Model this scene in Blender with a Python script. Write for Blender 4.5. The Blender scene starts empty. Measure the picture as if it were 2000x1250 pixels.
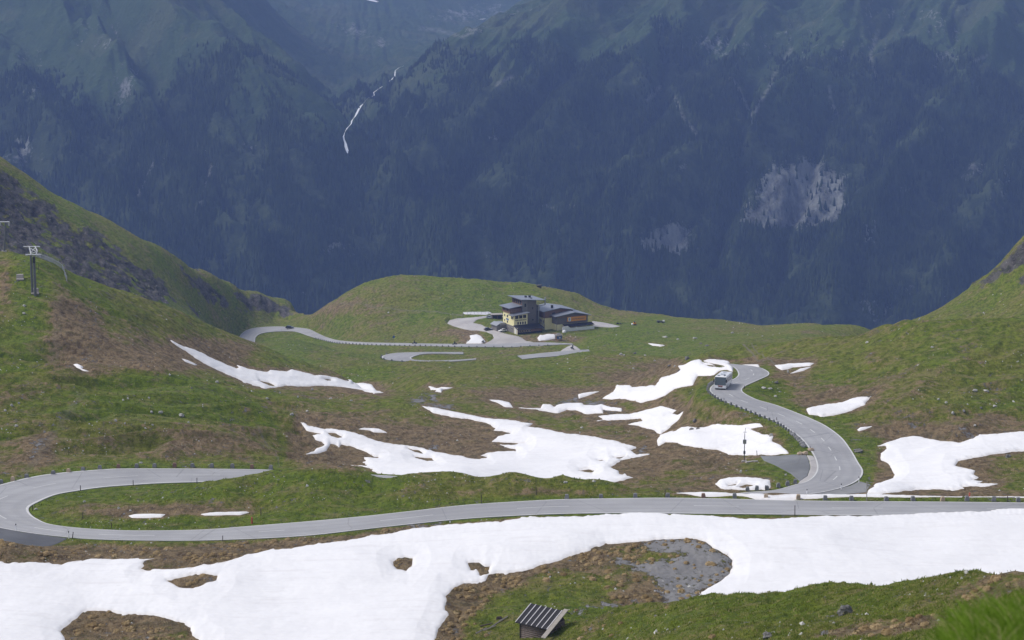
import bpy, bmesh, math, random
import numpy as np
from mathutils import Vector, Matrix

# ------------------------------------------------------------------ camera, sky, sun, exposure
scene = bpy.context.scene
COL = scene.collection
F = 3889.0                      # focal length in photo pixels (70 mm on a 36 mm wide sensor)
PITCH = math.radians(10.3)
cP, sP = math.cos(PITCH), math.sin(PITCH)
cam_d = bpy.data.cameras.new('camera')
cam = bpy.data.objects.new('camera', cam_d); COL.objects.link(cam)
cam_d.sensor_width = 36.0; cam_d.lens = F * 36.0 / 2000.0
cam_d.clip_start = 0.5; cam_d.clip_end = 30000
cam.location = (0, 0, 0); cam.rotation_euler = (math.pi / 2 - PITCH, 0, 0)
cam_d.dof.use_dof = True; cam_d.dof.focus_distance = 420; cam_d.dof.aperture_fstop = 4.5
scene.camera = cam

SUN_EL, SUN_AZ = 50.0, -82.0    # degrees; azimuth clockwise from +Y (beyond, to the left)
w = bpy.data.worlds.new('World'); scene.world = w; w.use_nodes = True
nt = w.node_tree; bg = nt.nodes['Background']
sky = nt.nodes.new('ShaderNodeTexSky'); sky.sky_type = 'NISHITA'; sky.sun_disc = False
sky.sun_elevation = math.radians(SUN_EL); sky.sun_rotation = math.radians(SUN_AZ)
sky.altitude = 2300; sky.air_density = 1.0; sky.dust_density = 3.0; sky.ozone_density = 1.0
hs = nt.nodes.new('ShaderNodeHueSaturation'); hs.inputs['Saturation'].default_value = .38    # high thin cloud: a whiter sky
nt.links.new(sky.outputs[0], hs.inputs['Color']); nt.links.new(hs.outputs[0], bg.inputs[0]); bg.inputs[1].default_value = 0.115
sd_ = bpy.data.lights.new('sun', 'SUN'); sd_.energy = 2.0; sd_.angle = math.radians(24); sd_.color = (1, .95, .88)
sun = bpy.data.objects.new('sun', sd_); COL.objects.link(sun)
_el, _az = math.radians(SUN_EL), math.radians(SUN_AZ)
sdir = Vector((math.sin(_az) * math.cos(_el), math.cos(_az) * math.cos(_el), math.sin(_el)))
sun.rotation_euler = sdir.to_track_quat('Z', 'Y').to_euler()
vs = scene.view_settings
vs.view_transform = 'Standard'; vs.look = 'None'; vs.gamma = 1.0; vs.use_curve_mapping = False
vs.exposure = 0.70
scene.cycles.max_bounces = 6; scene.cycles.volume_bounces = 1
scene.cycles.use_adaptive_sampling = True

rng = np.random.default_rng(7); random.seed(7)

# ------------------------------------------------------------------ pixels <-> terrain coordinates
# terrain is a height field over (a = X/Y, Y); e = -Z/Y is the tangent of the line of sight
def px2ae(u, v):
    zc = -(np.asarray(v, float) - 625) / F
    Y = cP + sP * zc; Z = -sP + cP * zc
    return (np.asarray(u, float) - 1000) / F / Y, -Z / Y
def ae2px(a, e):
    d = cP + e * sP
    return 1000 + F * a / d, 625 + F * (e * cP - sP) / d
def px_at_z(u, v, z):
    a, e = px2ae(u, v); Y = -z / e
    return a * Y, Y

def h2(ix, iy, seed):
    n = (ix * 374761393 + iy * 668265263 + seed * 1442695041) & 0xffffffff
    n = ((n ^ (n >> 13)) * 1274126177) & 0xffffffff
    n = ((n ^ (n >> 16)) * 2246822519) & 0xffffffff
    return n ^ (n >> 15)
def gnoise(x, y, seed=0):
    x = np.asarray(x, float); y = np.asarray(y, float)
    ix = np.floor(x).astype(np.int64); iy = np.floor(y).astype(np.int64)
    fx = x - ix; fy = y - iy
    wx = fx * fx * fx * (fx * (fx * 6 - 15) + 10); wy = fy * fy * fy * (fy * (fy * 6 - 15) + 10)
    def g(dx, dy):
        an = h2(ix + dx, iy + dy, seed).astype(np.float64) * (2 * math.pi / 4294967296.0)
        return np.cos(an) * (fx - dx) + np.sin(an) * (fy - dy)
    a0 = g(0, 0) * (1 - wx) + g(1, 0) * wx; a1 = g(0, 1) * (1 - wx) + g(1, 1) * wx
    return (a0 * (1 - wy) + a1 * wy) * 1.5
def fbm(x, y, octs=4, seed=0, gain=.5, lac=2.03):
    s = 0; amp = 1.0
    for i in range(octs):
        s = s + gnoise(x, y, seed + i) * amp; x = x * lac + 7.3; y = y * lac - 3.1; amp *= gain
    return s
def ss(x, a, b):
    t = np.clip((x - a) / (b - a), 0, 1); return t * t * (3 - 2 * t)

# thin plate spline
class TPS:
    def __init__(self, p, f, reg=1e-6):
        self.p = p; n = len(p)
        K = self.k(p, p) + reg * np.eye(n)
        P = np.hstack([np.ones((n, 1)), p])
        A = np.vstack([np.hstack([K, P]), np.hstack([P.T, np.zeros((3, 3))])])
        self.w = np.linalg.solve(A, np.concatenate([f, np.zeros(3)]))
    @staticmethod
    def k(a, b):
        r2 = (a * a).sum(1)[:, None] + (b * b).sum(1)[None] - 2 * a @ b.T
        r2 = np.maximum(r2, 1e-12); return .5 * r2 * np.log(r2)
    def __call__(self, q):
        out = np.empty(len(q))
        for i in range(0, len(q), 20000):
            c = q[i:i + 20000]
            out[i:i + 20000] = self.k(c, self.p) @ self.w[:-3] + self.w[-3] + c @ self.w[-2:]
        return out

# ------------------------------------------------------------------ control data (photo pixels + distance)
VIS = [ # (u, v, forward distance Y)
 # left slope
 (100,850,350),(100,800,378),(100,750,405),(100,700,430),(100,650,450),(100,600,465),(0,600,460),(0,550,475),(0,850,352),(0,750,405),
 (300,880,342),(300,840,362),(300,800,385),(300,750,415),(300,700,455),(300,650,500),(450,880,350),(450,830,380),(450,780,420),(450,720,520),(400,660,540),
 (200,880,341),(200,680,450),(200,620,480),(500,800,410),(550,765,475),(600,740,545),(600,800,430),(600,850,395),(700,880,385),(600,900,365),(680,770,490),
 (700,820,418),(800,900,375),(800,850,405),(800,820,425),(800,785,455),(800,768,500),(860,790,470),(880,760,510),(900,740,560),(800,740,600),(700,722,680),
 (600,700,800),(560,680,900),(560,660,1000),(900,720,650),(1000,720,640),(800,712,790),(900,709,800),(950,701,840),(1000,710,770),(1150,700,770),
 (1200,720,600),(1250,760,500),(1300,740,480),(1300,712,520),(1350,702,510),(1100,740,580),(1100,760,540),(1050,790,485),(1150,800,455),(1250,800,435),(1250,840,405),
 (1350,850,375),(1350,800,405),(1350,770,430),(1300,880,365),(1300,910,345),(1300,940,325),(1420,900,345),(1420,930,325),(1450,860,365),(1400,820,385),(1540,900,338),
 (1000,880,390),(1000,840,415),(1100,900,370),(1100,860,395),(1200,880,375),(900,905,358),(1000,800,450),(900,860,400),(900,800,445),(900,770,480),(1000,760,520),(1100,920,350),(1200,930,332),
 # loop interior and mound
 (200,980,295),(300,1000,288),(500,960,300),(400,980,293),(700,960,296),(900,950,298),(1100,950,297),(120,1000,291),(600,990,288),(1250,962,297),
 # right
 (1800,960,303),(1900,940,312),(1800,900,335),(1900,900,330),(1800,860,355),(1950,880,340),(1950,850,352),(1750,920,325),(1720,890,340),(1690,860,352),(1720,950,305),(2000,950,306),
 (1700,800,378),(1700,830,364),(1600,780,395),(1520,762,412),(1600,740,420),(1700,740,410),(1800,800,371),(1950,800,368),(1950,740,388),(1800,740,396),(1950,770,378),
 (1700,700,430),(1950,700,404),(1950,660,418),(1700,665,455),(1600,695,460),(1560,708,455),(1560,680,480),(1640,675,470),(1500,700,470),(1850,680,414),(1480,705,468),
 # front
 (0,1080,262),(0,1130,253.5),(100,1250,226),(300,1250,226),(500,1250,226),(800,1250,226),(950,1250,225),(0,1250,226),
 (500,1150,250),(200,1170,246),(800,1150,248),(1000,1200,235),(1055,1250,222),(1200,1100,259),(1400,1120,255),(1300,1060,267),(1000,1080,263),(1200,1160,243),(1300,1175,239),
 (1700,1100,258),(1900,1100,258),(1600,1050,268),(1900,1050,268),(1400,1050,269),(1500,1140,250),(700,1090,262),(400,1100,260),
 # shoulder
 (1150,1200,231),(1200,1250,205),(1350,1250,180),(1500,1250,165),(1700,1250,150),(1850,1250,138),(2000,1250,125),(1500,1210,185),(1700,1195,170),(1900,1190,152),(1300,1215,200),
 # green flats beyond the bus
 (1150,660,900),(1250,650,930),(1350,650,920),(1300,680,830),(1400,670,790),(1500,655,850),(1600,650,850),(1300,630,1020),(1450,640,980),(1200,640,960),(1700,646,900),(1230,670,860),
 (980,650,945),(1050,655,940),(1130,645,955),(1010,648,948),(900,630,985),(950,620,1000),(1060,665,915),(880,650,960),(800,640,1010),(800,600,1040),(800,570,1060),(900,600,1030),(900,570,1060),
 (700,620,1040),(700,590,1060),(650,632,1055),(1100,600,1040),(1150,612,1045),(1000,600,1035),(1100,625,985),(1160,632,985),
 (700,690,920),(800,683,910),(900,685,880),(1000,685,880),(620,690,930),(1110,680,880),
 # rocky hill behind on the left
 (0,480,850),(100,500,880),(200,550,900),(300,590,930),(400,630,1010),(445,648,1055),(500,627,1125),(1550,645,930),(1650,648,880),(1600,644,980),(1500,641,1000),(1450,634,1040),(1650,644,960),(300,540,970),(150,450,950),(400,580,1055),(0,400,920),(530,618,1140),(460,632,1085),(560,622,1135),(575,608,1150),(588,612,1140),(420,600,1070),(450,600,1096),(480,600,1118),(480,630,1103),(500,585,1142),(470,575,1122),(430,560,1092),(520,600,1142),(545,600,1158),(410,630,1035),(425,645,1045),(500,600,1125),(540,602,1150),(520,630,1118),(570,608,1165),(585,622,1130),
 # hill behind on the right
 (1900,600,700),(2000,600,660),(2000,540,700),(1850,625,690),
]
CREST = [ # (u, v, Y, extra e behind, ratio behind)
 (-100,489,500,.02,1.1),(0,490,500,.02,1.1),(60,492,502,.02,1.1),(130,530,508,.02,1.1),(200,553,530,.02,1.1),(260,575,545,.02,1.1),(330,602,560,.02,1.1),(400,640,580,.018,1.1),(450,661,590,.015,1.1),(500,682,600,.012,1.1),
 (550,702,600,.01,1.08),(600,718,600,.008,1.06),(680,742,585,.006,1.06),(745,768,560,.004,1.05),
 (1370,694,490,.012,1.1),(1440,683,500,.012,1.1),(1500,676,500,.012,1.1),(1560,662,500,.015,1.1),(1620,655,490,.015,1.1),(1700,648,470,.015,1.1),(1770,637,455,.015,1.1),(1850,632,440,.015,1.1),(1920,629,435,.015,1.1),(2000,628,430,.015,1.1),
 (1200,688,715,.004,1.08),(1250,694,700,.003,1.08),
 (598,613,1135,.02,1.05),(612,611,1105,.02,1.05),(640,600,1082,.02,1.06),(700,562,1082,.02,1.06),(740,545,1085,.02,1.06),(790,539,1087,.02,1.06),(850,543,1085,.02,1.06),(920,547,1085,.02,1.06),(1000,555,1082,.02,1.06),(1060,561,1080,.02,1.06),(1100,567,1080,.02,1.06),
 (1130,579,1080,.02,1.06),(1170,595,1088,.02,1.06),(1220,607,1092,.02,1.06),(1280,617,1090,.02,1.06),(1340,628,1080,.02,1.06),(1362,630,1078,.02,1.06),(1395,625,1062,.02,1.06),(1450,631,1060,.02,1.06),(1530,637,1050,.02,1.06),(1600,641,1040,.02,1.06),(1650,643,1005,.02,1.06),(1700,643,1000,.02,1.06),
 (1740,636,760,.02,1.1),(1800,615,750,.02,1.1),(1840,596,745,.02,1.1),(1880,570,740,.02,1.1),(1920,545,735,.02,1.1),(1950,520,730,.02,1.1),(1980,485,725,.02,1.1),(2000,468,720,.02,1.1),(2060,425,715,.02,1.1),(2200,330,700,.02,1.1),(2340,270,690,.02,1.1),
 (-420,90,900,.03,1.08),(-240,165,930,.03,1.08),(-80,250,960,.03,1.08),(0,305,980,.03,1.08),(60,345,990,.03,1.08),(100,375,1000,.03,1.08),(150,397,1005,.03,1.08),(200,425,1015,.03,1.08),(250,455,1020,.03,1.08),(300,480,1030,.03,1.08),(350,505,1065,.03,1.08),(400,530,1095,.03,1.08),(450,553,1130,.03,1.08),(500,570,1160,.03,1.07),(540,583,1175,.03,1.06),(575,600,1185,.025,1.06),
 (400,936,305,.004,1.02),(440,929,306,.004,1.02),(485,922,307,.004,1.02),(532,914,308,.004,1.03),(600,909,308,.005,1.03),(700,909,306,.006,1.03),(800,920,303,.006,1.03),(900,923,302,.006,1.03),(1000,921,302,.006,1.03),(1100,926,301,.006,1.03),(1160,936,300,.005,1.03),(1210,943,300,.005,1.03),(1280,957,299,.004,1.03),(1400,963,298,.003,1.03),(1500,965,297,.003,1.03),(1600,965.5,297,.003,1.02),
 (1240,1182,228,.004,1.03),(1340,1183,217,.009,1.05),(1420,1177,211,.011,1.05),(1500,1171,205,.012,1.06),(1600,1160,197,.014,1.07),(1700,1146,190,.016,1.08),(1800,1136,182,.018,1.09),(1900,1129,175,.02,1.1),(2000,1130,166,.022,1.12),(2100,1125,160,.024,1.12),
]
HID = [ # (u at frame, Y, e)
 (0,600,.172),(0,700,.175),(100,620,.176),(100,720,.18),(200,640,.187),(200,760,.182),(330,660,.198),(330,790,.19),(400,700,.206),(400,820,.198),(500,720,.216),(500,860,.207),
 (1440,560,.217),(1560,570,.212),(1560,700,.202),(1700,560,.207),(1700,700,.199),(1850,520,.202),(1850,600,.198),(2000,500,.198),(2000,590,.193),(1440,480,.2085),(1440,650,.204),
]
for _u in (-200,100,400):
    HID += [(_u,1330,.27),(_u,1420,.31),(_u,1600,.36)]
for _u in (640,850,1000,1300,1600,1700):
    HID += [(_u,1220,.25),(_u,1350,.30),(_u,1600,.36)]
for _u in (1850,2000,2200):
    HID += [(_u,900,.23),(_u,1050,.26),(_u,1250,.29),(_u,1600,.36)]
for _u in (-100,200,500,800,1000):
    HID += [(_u,190,.40),(_u,140,.44)]
for _u in (1200,1400,1600,1800,2000):
    HID += [(_u,105,.43)]
for _u in (-200,200,600,1000,1400,1800,2200):
    HID += [(_u,60,.50),(_u,25,.50),(_u,4,.62),(_u,2,.95)]
HID += [(200,10,.50),(800,10,.48),(1300,10,.45),(1600,10,.41),(1750,10,.385),(1850,9,.366),(1930,9,.36),(2000,9,.355),(2100,9,.35),(2300,9,.36)]

ROADS = {
 'lower_road': [
  (2160,1010.5,2160,984,-79.7),(2000,1009,2000,982,-79.8),(1800,1007.5,1800,980,-79.9),(1600,1006,1600,978.6,-80),(1400,1004,1400,974,-80),(1300,1003,1300,972.6,-80.1),
  (1200,1002.5,1200,973.6,-80.2),(1100,1004,1100,975.5,-80.3),(1020,1007,1025,979,-80.4),(905,1014,910,986.5,-80.6),(785,1026,790,1000,-80.9),(700,1035.5,700,1009.6,-81.1),
  (610,1045.6,600,1018.8,-81.3),(520,1051.5,490,1027.6,-81.5),(392,1056,400,1034.5,-81.8),(280,1056,300,1036.5,-82),(196,1054,224,1035.6,-82.2),
  (134,1050,150,1031,-82.4),(50,1040,98,1024,-82.6),(-20,1026,73,1014,-82.8),(-70,1004,59,1003,-83),(-85,980,57,992,-83.2),(-50,960,72,982,-83.4),
  (0,947,108,967,-83.6),(56,933,150,959,-83.8),(112,924.4,200,952,-84),(196,917.4,265,947,-84.2),(252,915.4,330,943.5,-84.4),(420,916,440,941,-84.6),(532,918,550,941,-84.8),
  (700,926,710,949,-84.9),(900,938,905,961,-85),(1100,951,1100,973,-85),(1300,963,1300,985,-85),(1420,964.5,1430,988,-85),(1465,961,1478,982,-85),(1512,957.5,1535,972,-85),
  (1550,947.5,1605,962,-85),(1575,940,1650,951,-85.1),(1590,927.5,1677,937.5,-85.3),(1595,913,1686,921,-85.5),(1591,895,1676,902.5,-85.8),
  (1580,876,1663,880,-86),(1562,855,1644,855,-86.3),(1540,839,1615,833,-86.6),(1520,826,1585,818,-86.8),(1487,812.5,1550,804,-87),(1450,797.5,1515,791,-87.3),
  (1412,782.5,1480,781,-87.6),(1392,770,1457,770,-88),(1386,760,1449.5,762,-88.3),(1396,750.5,1456,754,-88.6),(1424,744.5,1480,743,-89),(1440,735,1502,732,-89.6),
  (1440,725,1496,723,-90.5),(1430,716,1475,716,-91.3),(1405,710,1435,711.5,-92.2),(1375,706.5,1400,708.5,-93)],
 'valley_road': [
  (478,690,505,700,-206.5),(467,672,497,682,-206),(466.7,660,498,667,-205.5),(477.5,647.5,501,657,-205),(500,640.5,515,650.5,-204.5),(540,638,545,647.5,-204),
  (572,639.5,577,648,-203),(602,643,602,656,-201.5),(620,651,625,663,-200.5),(640,659.5,645,668,-198.2),(665,665.5,668,671,-195.8),(715,669,720,673.8,-191.2),(790,670.5,790,675.3,-186.5),
  (877,672,880,677,-181.5),(940,672,940,677.8,-179.8),(1000,671,1000,678,-179),(1036,669.5,1036,676,-178.3),(1068,669.2,1068,674.5,-177.7),(1100,670.5,1103,673,-177),
  (1118,671.5,1119,673.4,-176.8)],
 'upper_road': [(1010,695.5,1020,702,-169),(1035,692.5,1045,699,-169),(1060,690,1070,697.2,-169),(1097,686.5,1108,693.5,-169.3),(1134,684,1136,688,-169.5),(1150,683,1152,687,-169.7)],
 'hairpin_road': [(905,688,905,692,-172.6),(850,688,852,691,-172.4),(820,688.2,826,692,-172.2),(777,689.5,812,695,-172),(755,693,806,697.5,-171.8),(745.5,697.5,803,699.5,-171.6),(755,702.5,806,702,-171.4),
  (790,706,815,703.6,-171.2),(840,708,842,704.8,-171),(895,705.5,895,703,-170.6),(930,702.5,930,700.5,-170.3)],
}

# ------------------------------------------------------------------ snow, asphalt and melt water outlines (photo pixels)
# name: (label, Ymin, Ymax, outline, holes)
SNOW = [
 ('wide white snow field below the lower road, around the melt pond', 212, 300,
  [(-110,1108),(0,1106.5),(42,1107),(70,1108),(98,1111),(120,1110.6),(134,1106),(168,1098),(196,1096),(238,1097.5),(280,1099.5),(302,1098.6),(283,1103.6),(280,1110.6),(283,1116),(276,1121),(336,1119),(392,1110.6),(434,1103.6),(490,1085.4),(526,1075.6),(560,1072),
   (610,1064.5),(655,1057),(700,1051),(760,1040.5),(820,1030),(880,1024),(940,1019.5),(1000,1014),(1044,1010.5),(1140,1008),(1204,1003),(1268,1001),(1316,1002.5),(1364,1005.8),(1412,1008.6),(1460,1008.6),(1550,1007.4),(1700,1005.6),(1790,1002),(1880,997.5),(1940,994),(2000,991),(2180,984),
   (2180,1230),(1345,1230),(1345,1180),(1370,1163),(1405.6,1144),(1425,1128),(1429.6,1102),(1421.6,1093),(1396,1077),(1377,1062),(1348,1055),(1293.6,1056),(1252,1061),(1181.6,1069),(1156,1080),(1092,1096),(1028,1112),(986,1115),(954,1120),(948,1131),(906,1138),(884,1150),(873,1166),(873,1192),(877.6,1201.6),(855,1227),(850,1250),(840,1300),(-110,1300)],
  [[(768,1101),(779,1095),(790,1090),(806,1092),(805,1104),(793,1116),(775,1113)],
   [(325,1140),(364,1131.6),(406,1127.5),(425.6,1130),(423,1140),(378,1154),(350,1152.6),(336,1145.6)],
   [(117,1235),(140,1218),(157,1207),(171,1197),(196,1196),(232,1200),(269,1199),(308,1203),(336,1209),(372,1222),(376,1236),(400,1252),(410,1290),(110,1290),(130,1248)],
   [(915,1102),(935,1100),(947,1106),(958,1105),(953,1112),(955,1117),(940,1120),(930,1110),(920,1112)]]),
 ('long narrow snow strip on the left slope under the brown hillside', 400, 640,
  [(333,667.5),(354,677),(394,693),(424,708),(462,723),(466,721),(462,716),(490,724),(522,729),(527.5,725.5),(560,728),(570,724),(615,733),(627,732),(657,736),(680,744),(705,740),(710,744),(690,749),(727,755),(735,764),(748,766),(730,768),(702,762),(665,756),(627,754),(590,755),(540,757),(515,756),(477,746),(440,731),(408,716),(386,704),(351,682),(337,673)],
  [[(508,747),(525,750),(540,756),(525,754)],[(633,740),(645,740),(650,743),(640,743)]]),
 ('thin sliver of snow beside the top of the narrow strip on the left slope', 400, 640, [(354,699),(367,703),(386,712),(380,712),(362,705)], []),
 ('big ragged snow field in the middle of the hollow', 310, 490,
  [(583.6,822),(594,827),(600,831.6),(616,833),(634,838),(646,837.4),(672,842),(700,849),(740,861),(772,866),(796,867),(820,870),(838,872),(850,877),(872,880),(900,885),(912,889),(932,892),(950,889.6),(938,886.5),(952,882),(980,880.5),(1007.5,881),(1007,876),(987.5,872.5),(975,866),(1000,867.5),(1025,865),(1000,863),(960,859),(972.5,850),(997.5,846),(982,841.5),(962.5,839),(967.5,836),(950,826),(925,821),(890,817),(868,813),(846,809),(832,802),(823,797),(850,800),(880,804),(920,811),(950,817.5),(1000,824),(1040,831),(1032.5,836),(1075,842.5),(1125,850),(1175,857.5),(1220,865),(1242.5,872.5),(1232.5,881),(1242.5,887.5),(1272.5,885),(1250,892.5),(1212,900),(1192.5,912.5),(1207.5,920),(1210,927.5),(1237.5,932.5),(1207.5,940.5),(1190,945),(1150,946),(1025,948),(900,950),(760,940),(720,918),(704,911),(668,908),(690,909.5),(715,910.5),(708,905),(715,902),(710,893),(738,894),(730,892),(710,880),(684,869),(666,866),(662,872),(656,867),(646,866),(638,878),(620,886),(597,888),(612,880),(618,874),(634,868),(630,862),(616,858),(610,849),(626,847),(602,838),(590,830)],
  [[(638,845),(655,848),(668,856),(660,857),(648,853)],[(808,888),(830,889),(843,890),(849,896),(835,897),(820,892)],[(1133,922),(1150,918),(1162,920),(1155,926),(1140,924)],[(1199,895),(1220,893),(1210,898)],[(797,873),(820,876),(827,881),(810,879)],[(1168,901),(1180,901.5),(1172,903)]]),
 ('small oval of snow above the left arm of the ragged snow field', 340, 490, [(700,841),(712,838),(740,840),(757,847),(730,846.5),(722,843)], []),
 ('little snow tongue at the head of the grassy stream bed', 420, 560, [(954,781),(975,782.5),(995,787.5),(1002.5,796),(987.5,795),(970,787.5)], []),
 ('broken snow band in the stream bed between dark wet rocks', 400, 560,
  [(1012.5,797.5),(1055,800),(1060,794),(1075,795),(1082,799),(1112.5,790.5),(1137.5,791),(1140,796),(1160,797),(1175,794),(1190,798),(1215,801),(1214,806),(1195,806),(1177,802.5),(1179,810),(1142.5,811),(1125,804),(1107.5,803),(1090,809),(1062.5,805)], []),
 ('short snow streak above the stream bed', 400, 560, [(1129,772.5),(1150,768),(1172.5,766),(1150,775),(1130,780.5)], []),
 ('diagonal snow field running up to the bend beside the white coach', 380, 520,
  [(1177.5,780),(1197.5,767.5),(1204,754),(1230,756),(1235,760),(1280,755),(1290,741),(1322.5,727.5),(1330,724),(1324,716),(1360,708),(1366,706),(1382.5,702),(1400,703),(1422.5,709),(1432.5,719),(1431,728),(1420,724.5),(1407,727),(1395,735),(1362.5,735),(1354,754),(1317.5,762.5),(1300,776),(1275,784),(1250,790),(1220,784),(1192.5,782)],
  [[(1374,712.5),(1390,714.5),(1408,718),(1414,721.5),(1396,718.5),(1382,716)],[(1366,706.5),(1378,707),(1395,711),(1412,715),(1420,720),(1405,716.5),(1388,712)]]),
 ('hourglass shaped snow patch above the parking bay, left of the boulders', 340, 480,
  [(1167.5,814),(1220,809.5),(1275,800),(1290,796),(1322.5,801),(1310,807.5),(1335,811),(1322,822),(1302.5,837.5),(1290,845.5),(1275,840),(1260,835),(1240,831),(1225,829),(1255,822.5),(1250,817.5),(1200,821),(1175,822),(1155,824),(1175,819)], []),
 ('broad snow patch behind the tall mast and the grey parking bay', 330, 440,
  [(1289,846),(1300,843),(1320,839),(1332,832.5),(1350,832.5),(1365,834),(1400,831),(1450,835),(1485,832.5),(1491,839),(1462.5,841),(1490,852.5),(1511,855),(1507.5,864),(1525,872.5),(1542.5,889),(1510,889.5),(1485,890),(1432.5,887.5),(1400,878),(1375,876),(1362.5,875),(1335,871),(1312.5,862.5),(1300,862.5),(1285,871),(1283,857.5)], []),
 ('small snow mound with brown gaps beside the kerb stones of the bend', 300, 350,
  [(1396,945),(1407.5,936),(1437.5,933),(1475,933),(1505,937.5),(1506,951),(1495,957.5),(1455,957.5),(1407.5,955)], [[(1423,949),(1440,944.5),(1437,948.5)],[(1441,951.5),(1460,946),(1474,948),(1462,950.5),(1450,952.5)]]),
 ('thin snow ribbon along the far verge of the lower road', 285, 318,
  [(1320.7,964.8),(1369,962.7),(1432,964),(1495,967),(1600,967),(1688,965.4),(1724,966.6),(1800,970),(1880,970.8),(2000,972.3),(2160,974),(2160,976),(2000,974.4),(1900,973.5),(1800,974),(1600,974.4),(1480,973.6),(1432,971.5),(1369,971),(1323,967.4)], []),
 ('large snow field right of the road bend with a grassy rock in it', 290, 400,
  [(1711,872),(1730,866),(1760,858.6),(1780,857.4),(1796,859),(1816,865),(1840,869.6),(1860,872),(1876,871),(1900,864),(1914,857),(1950,855.6),(1976,852),(2000,849.6),(2160,842),(2160,888),(2000,888),(1978,890),(1940,894),(1912,901),(1870,909),(1866,918),(1904,929),(1902,934),(1918,941),(1898,943),(1923,944),(1912,949),(1940,950),(1954,951),(1930,954),(1880,955),(1884,958),(1860,961),(1830,960),(1800,958.4),(1770,960),(1740,963),(1722,965),(1690,967),(1696,958),(1706,952),(1709,945),(1724,938),(1744,933),(1747,926),(1742,916),(1736,906),(1721,898),(1720,886),(1731,878),(1730,873)], []),
 ('leaf shaped snow patch on the slope right of the road', 340, 430,
  [(1572.5,799),(1595,791),(1617.5,785),(1645,782.5),(1675,775),(1704,772.5),(1692.5,782.5),(1690,790),(1662.5,802.5),(1635,810),(1605,815.5),(1580,810)], []),
 ('tiny scrap of snow below the leaf shaped patch', 330, 410, [(1674,839),(1680,835),(1706,834),(1690,839),(1677.5,842)], []),
 ('snow wedge behind the road bend above the coach', 420, 500, [(1512.5,714),(1550,712),(1591,711),(1582.5,716),(1550,719),(1527.5,724),(1517,719)], []),
 ('narrow snow sliver under the wedge behind the road bend', 400, 500, [(1542.5,730),(1562.5,721),(1585,718),(1570,724.5),(1550,729)], []),
 ('small snow strip along the top edge of the road bend', 430, 480, [(1446,712),(1481,713),(1484,717),(1462,714.5)], []),
 ('ragged snow triangle in the small stream gully', 430, 620, [(835,751),(885,750),(865,757.5),(862,767.5),(850,765),(852,759)], [[(848,753.5),(860,752),(872,753.5),(858,755)]]),
 ('two short snow streaks in the brown hollow on the left', 380, 560, [(143,709),(152,709),(163,716),(160,718.5),(175,724.5),(165,724),(150,718)], []),
 ('snow patch on the bank beside the hotel forecourt', 850, 1000, [(909,671.6),(919,664),(916,658),(932,657),(940,659.6),(949,667.6),(940,671)], []),
 ('oval snow patch beside the blue information kiosk', 850, 1000, [(1049,661),(1055,657),(1068,655),(1085,655.6),(1086,660),(1065,664.6),(1052,664.4)], []),
 ('left of the two flat snow scraps inside the hairpin', 275, 310, [(250,1007),(265,1004),(300,1003),(323,1005),(315,1010),(290,1011),(258,1011)], []),
 ('right of the two flat snow scraps inside the hairpin', 275, 310, [(391,1004),(410,1001),(440,999),(482,996.5),(487,999),(470,1005),(430,1006.5),(400,1007)], []),
 ('thin white snow line on the green flat below the hotel', 700, 900, [(1263,671.5),(1275,672.5),(1300,674),(1290,676),(1274,675.5)], []),
]
ASPHALT = [ # name, label, Ymin, Ymax, outline, material
 ('parking_bay','grey asphalt parking bay inside the road bend',315,360,[(1484,890),(1520,891.5),(1575,890.5),(1580,900),(1583,914),(1577,930),(1562,940),(1545,926),(1512,908),(1492,900)],'asphalt_dark'),
 ('parking_kerb','pale concrete strip between the parking bay and the road',315,360,[(1575,890.5),(1588,890),(1594,897),(1598,913),(1593,928),(1577,941),(1556,947),(1562,940),(1577,930),(1583,914),(1580,900)],'gravel_pale'),
 ('gravel_apron','dark gravel apron at the outside of the road bend',298,330,[(1560,967),(1625,957),(1660,948),(1678,939),(1692,940),(1698,950),(1690,963),(1660,967)],'asphalt_mid'),
 ('layby','dark asphalt lay-by at the outside of the hairpin',255,292,[(-110,1005),(-40,1020),(0,1029),(42,1039),(98,1046),(133,1051),(118,1058),(98,1066),(60,1071),(20,1071),(-110,1070)],'asphalt_black'),
 ('forecourt','pale gravel forecourt and drive in front of the hotel',860,1040,[(952,668),(964,663),(962,656),(950,651.6),(908,643.6),(884,637),(873,632.4),(878,626),(892,622),(924,619.6),(960,615.6),(975,613),(985,619),(953,619.8),(932,624),(924,631),(940,634),(951,640),(972,648),(993,655),(1004,658),(1012,659.6),(1028,666),(1068,670),(1068,672),(940,675)],'gravel_pale'),
 ('bend_apron','pale pointed road bend below the hotel',820,960,[(1118,672.3),(1126,677),(1134.5,684),(1120,685.5),(1095,686.3),(1100,682),(1110,676)],'gravel_pale'),
 ('terrace_pad','pale concrete yard right of the hotel',930,1060,[(1150,632),(1158,627),(1180,630),(1212,637),(1195,640),(1160,641)],'gravel_pale'),
 ('upper_pad','white gravel pad left of the hotel',980,1060,[(903,609),(955,608.5),(961,611),(950,614.5),(906,613)],'concrete_white'),
]
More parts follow.
